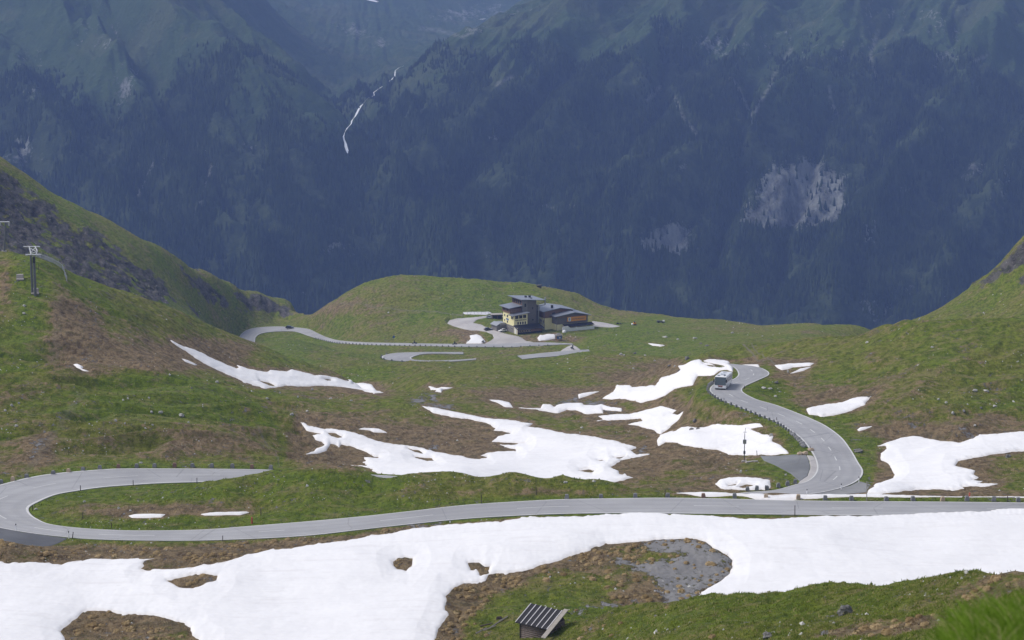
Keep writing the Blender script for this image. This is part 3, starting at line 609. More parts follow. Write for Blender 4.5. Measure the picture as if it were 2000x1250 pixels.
# ------------------------------------------------------------------ ground cover attributes
SNOWD = np.full(X2.shape, -60.0)        # distance outside the snow in pixels at 300 m
SFIELD = []
for lab, y0, y1, poly, holes in SNOW:
    p = np.array(poly, float); k = 60
    m = (Y2 > y0) & (Y2 < y1) & (U2 > p[:, 0].min() - k) & (U2 < p[:, 0].max() + k) & (V2 > p[:, 1].min() - k) & (V2 < p[:, 1].max() + k)
    jj = np.nonzero(m.any(1))[0]; ii = np.nonzero(m.any(0))[0]
    if len(jj) == 0: continue
    sl = (slice(jj[0], jj[-1] + 1), slice(ii[0], ii[-1] + 1)); mm = m[sl]
    u, v = U2[sl][mm], V2[sl][mm]
    sdv = poly_sd(u, v, poly)
    for hh in holes: sdv = np.minimum(sdv, -poly_sd(u, v, hh))
    # ragged melt edge
    x, y = X2[sl][mm], Y2[sl][mm]
    kk_ = y / 300.0
    sdv = sdv * kk_ + (2.6 * gnoise(x / 3.6, y / 9, 203) + 2.2 * gnoise(x / 1.5, y / 4, 201) + 1.3 * gnoise(x / .6, y / 1.6, 202)) * np.clip((np.abs(sdv) + 1.2) / 4, .35, 1) * np.clip(sdv.max() / 9, .12, 1)
    full = np.full(mm.shape, -60.0); full[mm] = sdv
    SNOWD[sl] = np.maximum(SNOWD[sl], full); SFIELD.append((lab, sl, full))
_w = ss(SNOWD, -16, 2) * .80
Z2 = Z2 - DS * _w
E2 = -Z2 / Y2
BR = np.zeros(X2.shape); WT = np.zeros(X2.shape); TR = np.zeros(X2.shape)
infr = (U2 > -300) & (U2 < 2300) & (V2 < 1500) & (Y2 > 100)
for u0, v0, ru, rv, am in BROWN:
    m = infr & (np.abs(U2 - u0) < ru * 2.2) & (np.abs(V2 - v0) < rv * 2.2)
    if am > 0 or am < 0:
        g = np.exp(-(((U2[m] - u0) / ru) ** 2 + ((V2[m] - v0) / rv) ** 2) * 1.2); BR[m] += am * g
BR += .85 * np.exp(-np.maximum(-SNOWD, 0) / 9.0) * (SNOWD > -59)
BR += .28 * fbm(X2 / 30, Y2 / 38, 3, 301) + .30 * leftz * np.clip(terr, -.6, .6) + .16 * np.clip(terr * ridgy, -.6, .6)
BR -= .8 * np.exp(-np.maximum(DR - .3, 0) / 2.2) * (Y2 < 560)
for poly, st, y0, y1 in WET:
    p = np.array(poly); m = (Y2 > y0) & (Y2 < y1) & (U2 > p[:, 0].min() - 12) & (U2 < p[:, 0].max() + 12) & (V2 > p[:, 1].min() - 12) & (V2 < p[:, 1].max() + 12)
    WT[m] = np.maximum(WT[m], st * ss(poly_sd(U2[m], V2[m], poly), -12, 13))
for pts, hw, st in PATHS:
    p = np.array(pts); r = hw * 3 + 5
    m = infr & (U2 > p[:, 0].min() - r) & (U2 < p[:, 0].max() + r) & (V2 > p[:, 1].min() - r) & (V2 < p[:, 1].max() + r) & (Y2 < 1110)
    d = line_d(U2[m], V2[m], pts)
    g = 1 - ss(d, hw * .5, hw * 1.4 + .8)
    if st > 0: TR[m] = np.maximum(TR[m], st * g)
    else: BR[m] += st * g
ROADMAT = None
cover = np.stack([np.clip(BR * .5 + .5, 0, 1), np.clip(rocky, 0, 1), WT, TR], -1).astype(np.float32)

me = mesh_np('ground', np.stack([X2, Y2, Z2], -1).reshape(-1, 3), quads=grid_quads(NR, NC))
ca_ = me.attributes.new('cover', 'FLOAT_COLOR', 'POINT'); ca_.data.foreach_set('color', cover.ravel())
tag(link('ground', me, M['turf']), 'rolling alpine turf, green and brown, running down to the hotel knoll', kind='structure')

def sheet(name, sl, keep, H, mat, extra=None):
    """a sheet over the terrain: H metres above it (below it outside the outline)"""
    f = keep[:-1, :-1] | keep[1:, :-1] | keep[:-1, 1:] | keep[1:, 1:]
    jj, ii = np.nonzero(f)
    nc = keep.shape[1]; q = np.stack([jj * nc + ii, jj * nc + ii + 1, (jj + 1) * nc + ii + 1, (jj + 1) * nc + ii], -1)
    used, inv = np.unique(q.ravel(), return_inverse=True)
    X, Y, Z = X2[sl].ravel()[used], Y2[sl].ravel()[used], Z2[sl].ravel()[used] + H.ravel()[used]
    me = mesh_np(name, np.stack([X, Y, Z], -1), quads=inv.reshape(-1, 4))
    if extra is not None:
        at = me.attributes.new('edge', 'FLOAT', 'POINT'); at.data.foreach_set('value', extra.ravel()[used].astype(np.float32))
    return link(name, me, mat)
for lab, sl, sdv in SFIELD:
    yk = np.maximum(Y2[sl] / 300, .8)
    H = np.where(sdv > 0, .20 * (1 - np.exp(-sdv / 2.5)) + .012 * np.minimum(sdv, 30), sdv * .10) * np.minimum(yk, 2.2)
    H = np.clip(H, -1.2, 2) - np.where(sdv > 3, .25 * ss(DR[sl], 3, 0) * 0, 0)
    keep = sdv > -2.5 * yk
    if not keep.any(): print('no snow for', lab); continue
    o = sheet('snow_field' if keep.sum() > 20000 else 'snow_patch', sl, keep, H, M['snow'], 1 - np.clip(sdv / 6, 0, 1))
    tag(o, lab, kind='structure')
for nm, lab, y0, y1, poly, mt in ASPHALT:
    p = np.array(poly, float); k = 8
    m = (Y2 > y0) & (Y2 < y1) & (U2 > p[:, 0].min() - k) & (U2 < p[:, 0].max() + k) & (V2 > p[:, 1].min() - k) & (V2 < p[:, 1].max() + k)
    jj = np.nonzero(m.any(1))[0]; ii = np.nonzero(m.any(0))[0]; sl = (slice(jj[0], jj[-1] + 1), slice(ii[0], ii[-1] + 1)); mm = m[sl]
    sdv = np.full(mm.shape, -30.); sdv[mm] = poly_sd(U2[sl][mm], V2[sl][mm], poly)
    s0 = Y2[sl] / 300
    H = np.clip(sdv * .12 * s0, -.5, .05 * np.maximum(1, s0 * .8))
    tag(sheet(nm, sl, sdv > -2, H, M[mt]), lab, kind='structure')

# ------------------------------------------------------------------ roads
def ribbon(name, R, t0, t1, lift, mat, skirt=0., parent=None):
    """part of a road ribbon between the cross fractions t0 and t1"""
    R = np.asarray(R); n = len(R)
    A = np.c_[R[:, 0:2], R[:, 4]]; B = np.c_[R[:, 2:4], R[:, 4]]
    L = A * (1 - t0) + B * t0; Rr = A * (1 - t1) + B * t1
    cols = [L, L * .5 + Rr * .5, Rr]
    cols = [c + [0, 0, lift] for c in cols]
    if skirt: cols = [cols[0] - [0, 0, skirt]] + cols + [cols[-1] - [0, 0, skirt]]
    V = np.stack(cols, 1).reshape(-1, 3)
    q = grid_quads(n, len(cols))
    if np.cross(*( (V[q[len(q) // 2][1]] - V[q[len(q) // 2][0]])[:2], (V[q[len(q) // 2][2]] - V[q[len(q) // 2][1]])[:2])) < 0: q = q[:, ::-1]
    me = mesh_np(name, V, quads=q, smooth=False); at = me.attributes.new('across', 'FLOAT', 'POINT')
    ac = [t0, .5 * (t0 + t1), t1]; ac = [t0] + ac + [t1] if skirt else ac; at.data.foreach_set('value', np.tile(np.array(ac, np.float32), n))
    return link(name, me, mat, parent)
def cut(R, s0, s1):
    """piece of the ribbon between two arc lengths"""
    c = (R[:, 0:2] + R[:, 2:4]) / 2; s = np.r_[0, np.cumsum(np.hypot(*np.diff(c, axis=0).T))]
    q = np.unique(np.r_[s0, s[(s > s0) & (s < s1)], s1])
    return np.stack([np.interp(q, s, R[:, k]) for k in range(5)], 1)
LAB = {'lower_road': ('road', 'grey mountain road looping through the hairpin and past the snow'),
       'valley_road': ('road', 'narrow far road curving below the hotel'), 'upper_road': ('road', 'short visible stretch of far road below the pointed bend'),
       'hairpin_road': ('road', 'small far hairpin loop on the green slope')}
for nm, R in ROADW.items():
    w_ = np.hypot(R[:, 0] - R[:, 2], R[:, 1] - R[:, 3]).mean(); near_ = nm == 'lower_road'
    lf = .04 if near_ else .12
    o = tag(ribbon('road', R, 0, 1, lf, M['road'], .25), LAB[nm][1], kind='structure')
    ew = (.30 if near_ else .35) / w_
    for t in (0.004, 1 - ew):
        tag(ribbon('road_edge_line', R, t, t + ew - .004, lf + (.012 if near_ else .03), M['edge']), 'pale worn strip along the road edge', kind='structure')
R = ROADW['lower_road']; c = (R[:, 0:2] + R[:, 2:4]) / 2; TOT = np.hypot(*np.diff(c, axis=0).T).sum()
def road_s(nm, u, v):
    """arc length on the road nearest to a photo pixel"""
    R = ROADW[nm]; c = (R[:, 0:2] + R[:, 2:4]) / 2; s = np.r_[0, np.cumsum(np.hypot(*np.diff(c, axis=0).T))]
    a, e = px2ae(u, v); y = -R[:, 4] / e; d = np.hypot(a * y - c[:, 0], y - c[:, 1]); return s[d.argmin()]
dashes = []
for (u0, v0), (u1, v1) in [((2060,995),(1940,995)),((1722,994),(1622,993)),((1452,990),(1358,990)),((1118,995.5),(1016,1000)),((850,1012),(750,1021)),((560,1034),(500,1037)),((300,1047),(190,1043)),((130,1037),(76,1029)),
      ((17,1014),(0,1005)),((-25,990),(-20,983)),((14,970),(0,979)),((114,947),(68,955)),((266,933),(202,937)),((426,930),(372,930))]:
    s0, s1 = road_s('lower_road', u0, v0), road_s('lower_road', u1, v1)
    if abs(s1 - s0) > .5: dashes.append((min(s0, s1), max(s0, s1)))
sb, se = road_s('lower_road', 1640, 940), road_s('lower_road', 1480, 718)
k = sb
while k < se - 2: dashes.append((k, k + 3.0)); k += 7.8
parts = [cut(R, a, b) for a, b in dashes]
for P_ in parts:
    w_ = np.hypot(P_[:, 0] - P_[:, 2], P_[:, 1] - P_[:, 3]).mean(); h_ = .085 / w_
    tag(ribbon('road_marking', P_, .5 - h_, .5 + h_, .056, M['paint']), 'white centre line dash on the road', kind='structure')

# ------------------------------------------------------------------ the mountains across the valley
MV = [(0,640,2600),(400,640,2620),(700,640,2650),(1000,640,2600),(1300,640,2580),(1700,640,2600),(2000,640,2600),
 (0,450,2800),(200,450,2790),(400,450,2760),(600,450,2760),(700,480,2800),(1000,450,2800),(1250,450,2770),(1500,450,2780),(1750,450,2790),(2000,450,2800),
 (0,250,3050),(200,250,3020),(400,250,2980),(540,300,2930),(620,350,2900),(850,350,2960),(1000,270,3030),(1200,270,3020),(1450,270,3050),(1700,270,3030),(2000,270,3050),
 (0,80,3350),(150,80,3320),(300,80,3260),(420,130,3200),(1100,130,3250),(1250,120,3270),(1450,110,3330),(1700,110,3300),(2000,110,3320),(900,200,3150),(780,270,3060),
 (0,-60,3600),(300,-60,3520),(1150,-40,3560),(1400,-60,3600),(1700,-60,3650),(2000,-60,3600),(0,-300,4000),(300,-300,3950),(1300,-300,4100),(2000,-300,4100),
 # the side valley with the stream
 (850,530,2780),(775,430,2900),(720,360,2990),(681,300,3110),(672,272,3180),(686,246,3260),(700,218,3350),(716,200,3420),(745,176,3540),(771,150,3680),(790,134,3780),
 (840,105,4050),(920,78,4500),(560,55,4350),(620,110,4050),(660,160,3850),(700,110,4150),(700,40,4700),(800,50,4800),(860,10,5300),(950,20,5500),(960,60,4900),
 (500,-20,5000),(700,-80,5600),(900,-80,6000),(1000,-60,6000),(650,200,3600),(780,90,4350)]
MC = [(370,-30,3560),(420,10,3480),(470,60,3420),(540,110,3330),(600,170,3230),(645,235,3150),(1120,-30,3680),(1060,8,3620),(1000,40,3560),(930,82,3490),(860,122,3420),(800,165,3360),(745,215,3270),(715,255,3190)]
pa, ps, pe = [], [], []
for u, v, Y in MV:
    a, e = px2ae(u, v)
    for uu in (u,) + ((-700, -1600) if u <= 0 else ()) + ((2700, 3600) if u >= 2000 else ()):
        pa.append((uu - 1000) / F / cP if uu != u else a); ps.append(math.log(Y)); pe.append(e)
for u, v, Y in MC:
    a, e = px2ae(u, v); pa += [a, a]; ps += [math.log(Y), math.log(Y * 1.06)]; pe += [e, e + .006]
for uu in range(-1600, 3700, 400):
    a = (uu - 1000) / F / cP
    for Y, e in ((1450, .37), (1700, .36), (2000, .32), (2300, .255), (7500, .0)): pa.append(a); ps.append(math.log(Y)); pe.append(e)
mt = TPS(np.c_[np.array(pa) * 3, np.array(ps) * 2.2], np.array(pe), 1e-5)
MA = np.concatenate([np.linspace(-.60, -.29, 90, endpoint=False), np.linspace(-.29, .29, 760, endpoint=False), np.linspace(.29, .60, 91)])
MY = rows_of((1450, 2300, 60), (2300, 4200, 620), (4200, 7500, 120))
gA, gS = np.linspace(-.60, .60, 200), np.log(MY[::6].tolist() + [MY[-1]])
GA, GS = np.meshgrid(gA, gS); GE = mt(np.c_[GA.ravel() * 3, GS.ravel() * 2.2]).reshape(GA.shape)
m2A, m2Y = np.meshgrid(MA, MY)
_s = np.log(m2Y); _i = np.clip((m2A - gA[0]) / (gA[1] - gA[0]), 0, len(gA) - 1.001); _ii = _i.astype(int); _fa = _i - _ii
_j = np.clip(np.interp(_s, gS, np.arange(len(gS))), 0, len(gS) - 1.001); _jj = _j.astype(int); _fs = _j - _jj
ME = (GE[_jj, _ii] * (1 - _fa) + GE[_jj, _ii + 1] * _fa) * (1 - _fs) + (GE[_jj + 1, _ii] * (1 - _fa) + GE[_jj + 1, _ii + 1] * _fa) * _fs
mX = m2A * m2Y; mZ = -ME * m2Y
wp = fbm(mX / 260, m2Y / 400, 2, 401) * 70
_u0, _v0 = ae2px(m2A, ME)
_sg = ss(_u0, 560, 900) * 2 - 1                     # ribs lean left on the left mountain, right on the right one
_q = mX - _sg * .55 * (m2Y - 2600)
rib = fbm((_q + wp) / 230, (m2Y + wp * 2) / 1500, 2, 411); rib = 1 - np.abs(rib) * 1.6
rib2 = fbm((_q + wp * .8) / 62, (m2Y + wp) / 300, 3, 421); rib2 = 1 - np.abs(rib2) * 1.5
wu, wv = _u0 + 16 * fbm(mX / 90, m2Y / 130, 3, 461), _v0 + 16 * fbm(mX / 90, m2Y / 130, 3, 471)
SPUR = [([(280,-40),(310,60),(370,130),(450,200),(560,275),(650,335),(740,420),(830,520),(880,640)],46,62),([(60,-20),(120,90),(210,180),(300,300),(400,420),(520,560)],40,40),([(0,150),(70,260),(150,380),(260,480),(380,600)],36,34),
 ([(300,130),(220,200),(120,280),(20,360)],26,22),([(1180,-30),(1080,140),(960,250),(840,370),(790,430)],40,46),([(1360,30),(1240,190),(1090,300),(950,450),(880,560)],42,50),([(1500,40),(1440,180),(1340,300),(1200,420),(1080,560)],38,44),
 ([(1700,-20),(1640,120),(1560,240),(1440,330),(1330,400),(1220,560)],40,48),([(2010,120),(1850,150),(1720,180),(1600,250),(1480,310)],26,34),([(1960,60),(1880,220),(1780,330),(1700,450),(1620,620)],38,46),([(2080,200),(1990,330),(1900,480),(1840,600)],36,40),
 ([(1130,130),(1040,260),(930,350),(860,450)],20,-26),([(1470,235),(1450,330),(1420,430),(1400,540)],18,-30),([(1300,90),(1290,250),(1240,330),(1150,470)],18,-28),([(1640,240),(1600,300),(1540,480),(1500,600)],18,-24),([(1800,230),(1740,330),(1700,420)],18,-22),([(200,60),(280,200),(400,360),(480,480)],18,-26)]
spz = np.zeros(mX.shape)
for pts, wd, am in SPUR:
    p = np.array(pts); m = (wu > p[:, 0].min() - wd * 2.5) & (wu < p[:, 0].max() + wd * 2.5) & (wv > p[:, 1].min() - wd * 2.5) & (wv < p[:, 1].max() + wd * 2.5) & (m2Y < 4000)
    spz[m] += am * np.exp(-(line_d(wu[m], wv[m], pts) / wd) ** 2)
mZ += ((spz + rib * 20 + rib2 * 12) * (1 - .75 * ss(m2Y, 3450, 3800)) + fbm(mX / 36, m2Y / 50, 4, 431) * 5) * ss(m2Y, 2300, 2600)
ME = -mZ / m2Y; mU, mV = ae2px(m2A, ME)
GUL = np.clip(1 - rib2, 0, 1.5)
FR = [(1565,368,90,56,1.7),(1500,425,60,30,1.3),(1600,400,45,50,1.1),(1310,465,44,32,1.5),(1270,480,30,18,.6),(1070,405,30,10,.7),(1115,400,20,9,.7),(1190,400,20,7,.6),(1335,325,16,8,.7),(1620,240,20,8,.4),
      (700,60,45,25,.9),(745,85,20,14,.9),(650,45,30,10,.5),(235,150,50,40,.6),(200,60,60,60,.5),(50,120,60,40,.5),(240,180,28,28,.8),(40,300,50,50,.7),(60,180,40,30,.5),(490,285,30,16,.4),(390,290,30,12,.4),
      (1290,50,12,22,1.),(1440,100,110,60,.35),(1560,60,120,60,.35),(1700,100,80,60,.35),(1850,50,60,50,.5),(1850,110,30,20,.8),(1600,120,60,30,.5),(1380,80,40,30,.6),(1750,30,100,40,.4),(1080,100,40,24,.5),(1060,20,60,20,.4),
      (660,480,30,20,.5),(690,500,24,16,.5),(640,490,20,20,.5),(780,435,12,16,.4),(950,490,12,20,.5),(1900,330,30,22,.7),(1880,350,18,16,.6),(1770,370,24,12,.6),(1960,350,30,60,.5),(1710,450,30,30,.5),(1650,470,40,14,.4),(1740,605,40,30,.5),(1780,560,30,16,.4),
      (960,20,80,30,.7),(880,30,60,20,.6),(930,60,40,14,.6),(600,580,30,20,.3),(1690,590,20,40,.4),(1215,215,14,8,.5),(960,270,16,8,.6),(350,400,60,30,.25),(120,420,60,40,.3)]
mR = np.full(mX.shape, -.14)
for u0, v0, ru, rv, am in FR:
    m = (np.abs(mU - u0) < ru * 2) & (np.abs(mV - v0) < rv * 2); mR[m] += am * (.62 if v0 < 190 else .9) * np.exp(-(((mU[m] - u0) / ru) ** 2 + ((mV[m] - v0) / rv) ** 2) * 1.3)
mT = np.zeros(mX.shape)
for pts in ([(1425,150),(1440,170),(1455,200),(1468,230)],[(1515,140),(1500,175),(1480,205),(1470,235)],[(1620,170),(1622,195),(1638,232)],[(1318,190),(1332,225),(1362,265)],[(1715,60),(1700,110),(1712,160)],[(1000,150),(970,165)],[(1545,95),(1530,120)],[(1265,195),(1290,170)],[(415,320),(400,370),(380,420)],[(300,320),(270,380)],[(1900,120),(1925,110)],[(1850,105),(1825,130)],[(930,60),(905,72),(860,60),(820,55)]):
    p = np.array(pts); m = (mU > p[:, 0].min() - 12) & (mU < p[:, 0].max() + 12) & (mV > p[:, 1].min() - 12) & (mV < p[:, 1].max() + 12)
    d = line_d(mU[m], mV[m], pts); mT[m] = np.maximum(mT[m], 1 - ss(d, .5, 6))
TLU = [0,200,300,400,480,560,640,700,760,850,950,1000,1100,1200,1300,1500,1700,1850,2000]
TLV = [230,210,200,150,130,160,250,220,140,140,125,150,135,150,135,150,150,160,140]
tl = np.interp(mU, TLU, TLV) + 105 * fbm(mX / 170, m2Y / 220, 4, 441) - 26 * (rib2 - .5) - .5 * spz
mF = ss(mV - tl, -70, 110) * (m2Y < 3700)
mcov = np.stack([np.clip(mF, 0, 1), np.clip(mR * .5 + .5, 0, 1), mT, np.clip(GUL, 0, 1)], -1).astype(np.float32)
me = mesh_np('mountain', np.stack([mX, m2Y, mZ], -1).reshape(-1, 3), quads=grid_quads(len(MY), len(MA)))
at_ = me.attributes.new('cover', 'FLOAT_COLOR', 'POINT'); at_.data.foreach_set('color', mcov.ravel())
def mountain_mat():
    n = N('mountain_slopes'); at = n.attr('cover'); sep = n.new('ShaderNodeSeparateColor'); n.l(at.outputs['Color'], sep.inputs[0])
    n1 = n.noise(.006, 5, .6); n2 = n.noise(.03, 6, .65); n3 = n.noise(.13, 5, .7); n4 = n.noise(.05, 6, .75, n.vmap((1, .35, .35)))
    mead = n.mix(n2, (.026, .056, .018), (.074, .110, .042)); mead = n.mix(n.step(n3, .5, .75), mead, (.045, .060, .030))
    mead = n.mix(n.math('MULTIPLY', n.step(n1, .5, .62), .3), mead, (.13, .135, .075))
    fl = n.mix(n.step(n2, .4, .62), (.018, .030, .013), (.052, .070, .030))
    c = n.mix(sep.outputs[0], mead, fl)
    rk = n.mix(n.step(n4, .35, .65), (.08, .085, .082), (.25, .262, .25))
    f = n.math('ADD', n.math('MULTIPLY', n.math('SUBTRACT', sep.outputs[1], .5), 2.0), n.math('MULTIPLY', n.math('SUBTRACT', n.math('MULTIPLY', n.math('ADD', n3, n4), .5), .5), 3.2))
    c = n.mix(n.step(f, .25, .60), c, rk)
    c = n.mix(n.math('MULTIPLY', sep.outputs[2], n.step(n3, .34, .60, 0, .6)), c, (.30, .30, .29))
    n.base(c, .95, .1); n.bump(n.math('ADD', n3, n4), 9, 1.0); return n.m
M['mountain'] = mountain_mat()
tag(link('mountain', me, M['mountain']), 'high forested mountains across the valley with a side valley', kind='structure')

def mhit(u, v, lift=0):
    a, e = px2ae(u, v); i = int(np.clip(np.searchsorted(MA, a) - 1, 0, len(MA) - 2)); f = (a - MA[i]) / (MA[i + 1] - MA[i])
    col = ME[:, i] * (1 - f) + ME[:, i + 1] * f; j = np.nonzero((col <= e) & (MY > 2400))[0]
    if len(j) == 0: return None
    j = j[0]; c0, c1 = col[j - 1] - e, col[j] - e; y = MY[j - 1] + (MY[j] - MY[j - 1]) * c0 / (c0 - c1 + 1e-12)
    return Vector((a * y, y, -e * y + lift))
# foaming mountain stream
def ribbon_px(name, pts, mat, lift=3.0):
    V, Q = [], []
    for (u, v, hw) in pts:
        p = mhit(u, v, lift)
        if p is None: continue
        s = p.y / F; V += [p - Vector((hw * s * .72, 0, 0)), p + Vector((hw * s * .72, 0, 0))]
    for i in range(0, len(V) - 2, 2): Q.append((i, i + 1, i + 3, i + 2))
    return link(name, mesh_np(name, V, quads=Q, smooth=False), mat)
M['foam'] = plain('white_water', (.80, .82, .85), .5, var=.2, scale=.08)
WF = [(789,134,.8),(780,137,.5),(772,143,.8),(771,154,1.6),(766,160,1.6),(763,162,.4),(743,177,.8),(738,180,.4),(730,186,1.4),(731,192,.9),(720,197,.3),(714,202,1.6),(709,209,1.0),(704,214,2.8),(700,221,2.6),(697,227,2.6),(694,233,1.6),(690,238,.5),(687,243,1.6),(686,248,1.2),(682,253,.6),(678,257,1.4),(675,262,.5),(673,267,.5),(671,273,1.8),(672,279,2.2),(675,287,3.0),(676,294,4.2),(678,300,3.8),(679,306,1.2)]
tag(ribbon_px('mountain_stream', WF, M['foam'], 5), 'thin white stream tumbling down the side valley', kind='structure')
tag(ribbon_px('snow_remnant', [(708,-2,5),(716,1,9),(726,4,10),(737,7,4)], M['snow'], 4), 'white snow remnant at the head of the side valley', kind='structure')
tag(ribbon_px('snow_remnant', [(936,41,1.5),(942,40.2,5),(948,39.5,2)], M['snow'], 4), 'tiny snow speck under the far ridge', kind='structure')
tag(ribbon_px('snow_remnant', [(995,34,1.5),(1000,32.5,5),(1006,31,3)], M['snow'], 4), 'tiny snow speck at the edge of the right ridge', kind='structure')

# conifer forest: far too many to count, one mass of real little trees
def trees(n_try=400000):
    a = rng.uniform(-.34, .34, n_try); Y = np.sqrt(rng.uniform(2420 ** 2, 3600 ** 2, n_try))
    i = np.clip(np.searchsorted(MA, a) - 1, 0, len(MA) - 2); j = np.clip(np.searchsorted(MY, Y) - 1, 0, len(MY) - 2)
    f = mF[j, i]; r = mR[j, i]; x = a * Y
    cl = fbm(x / 70, Y / 90, 3, 451)
    p = np.clip(f * 1.15 - .1, 0, 1) * np.clip(.52 + cl * 1.5, .04, 1) * np.clip(1.0 - np.maximum(r, 0) * 2.0, .05, 1) * (1 - .9 * mT[j, i])
    st = line_d(mU[j, i], mV[j, i], [(w_[0], w_[1]) for w_ in WF]); p = p * ss(st, 2, 9)
    k = rng.random(n_try) < p
    a, Y, x, i, j = a[k], Y[k], x[k], i[k], j[k]
    fa = (a - MA[i]) / (MA[i + 1] - MA[i]); fy = (Y - MY[j]) / (MY[j + 1] - MY[j])
    z = (mZ[j, i] * (1 - fa) + mZ[j, i + 1] * fa) * (1 - fy) + (mZ[j + 1, i] * (1 - fa) + mZ[j + 1, i + 1] * fa) * fy
    n = len(x); h = rng.uniform(5, 12.5, n) * np.clip(.6 + f[k] * .5, .5, 1.1); r0 = h * rng.uniform(.16, .26, n)
    ang = np.arange(5) * 2 * math.pi / 5
    ph = rng.uniform(0, 6.28, n)[:, None]
    rr = r0[:, None] * rng.uniform(.75, 1.25, (n, 5))
    bx = x[:, None] + np.cos(ang + ph) * rr; by = Y[:, None] + np.sin(ang + ph) * rr; bz = np.repeat((z - 1.0)[:, None], 5, 1)
    tip = np.stack([x + rng.normal(0, .3, n), Y, z + h], -1)[:, None]
    V = np.concatenate([np.stack([bx, by, bz], -1), tip], 1).reshape(-1, 3)
    b = np.arange(n)[:, None] * 6
    F3 = np.stack([np.stack([b[:, 0] + q, b[:, 0] + (q + 1) % 5, b[:, 0] + 5], -1) for q in range(5)], 1).reshape(-1, 3)
    me = mesh_np('conifer_forest', V, faces=F3, smooth=False)
    tone = np.repeat(rng.random(n), 6).astype(np.float32)
    t = me.attributes.new('tone', 'FLOAT', 'POINT'); t.data.foreach_set('value', tone)
    return me, n
def forest_mat():
    n = N('conifer_needles'); t = n.attr('tone').outputs['Fac']; nn = n.noise(.02, 4, .6)
    c = n.mix(n.math('MULTIPLY', n.math('ADD', t, n.step(nn, .35, .65)), .5), (.008, .017, .008), (.046, .064, .026)); n.base(c, .95, .1); return n.m
me, NT = trees(); print('trees', NT)
tag(link('conifer_forest', me, forest_mat()), 'dark conifer forest covering the far mountain slopes', kind='stuff')

# the air between: one even box of haze
def haze():
    m = bpy.data.materials.new('haze_air'); m.use_nodes = True; t = m.node_tree; t.nodes.clear()
    o = t.nodes.new('ShaderNodeOutputMaterial'); v = t.nodes.new('ShaderNodeVolumePrincipled')
    v.inputs['Color'].default_value = HAZE_COL; v.inputs['Density'].default_value = HAZE_DEN; v.inputs['Anisotropy'].default_value = 0.0
    t.links.new(v.outputs[0], o.inputs['Volume'])
    x, y0, y1, z0, z1 = 5200, -120, 7700, float(min(mZ.min(), Z2.min())) - 6, float(max(mZ.max() + 25, 20))
    V = [(sx, sy, sz) for sz in (z0, z1) for sy in (y0, y1) for sx in (-x, x)]
    Q = [(0, 2, 3, 1), (4, 5, 7, 6), (0, 1, 5, 4), (1, 3, 7, 5), (3, 2, 6, 7), (2, 0, 4, 6)]
    tag(link('haze', mesh_np('haze', V, quads=Q, smooth=False), m), 'blue haze in the air of the valley', kind='stuff')
    print('haze box', z0, z1)
HAZE_COL = (.33, .48, 1.0, 1); HAZE_DEN = .000095
haze()

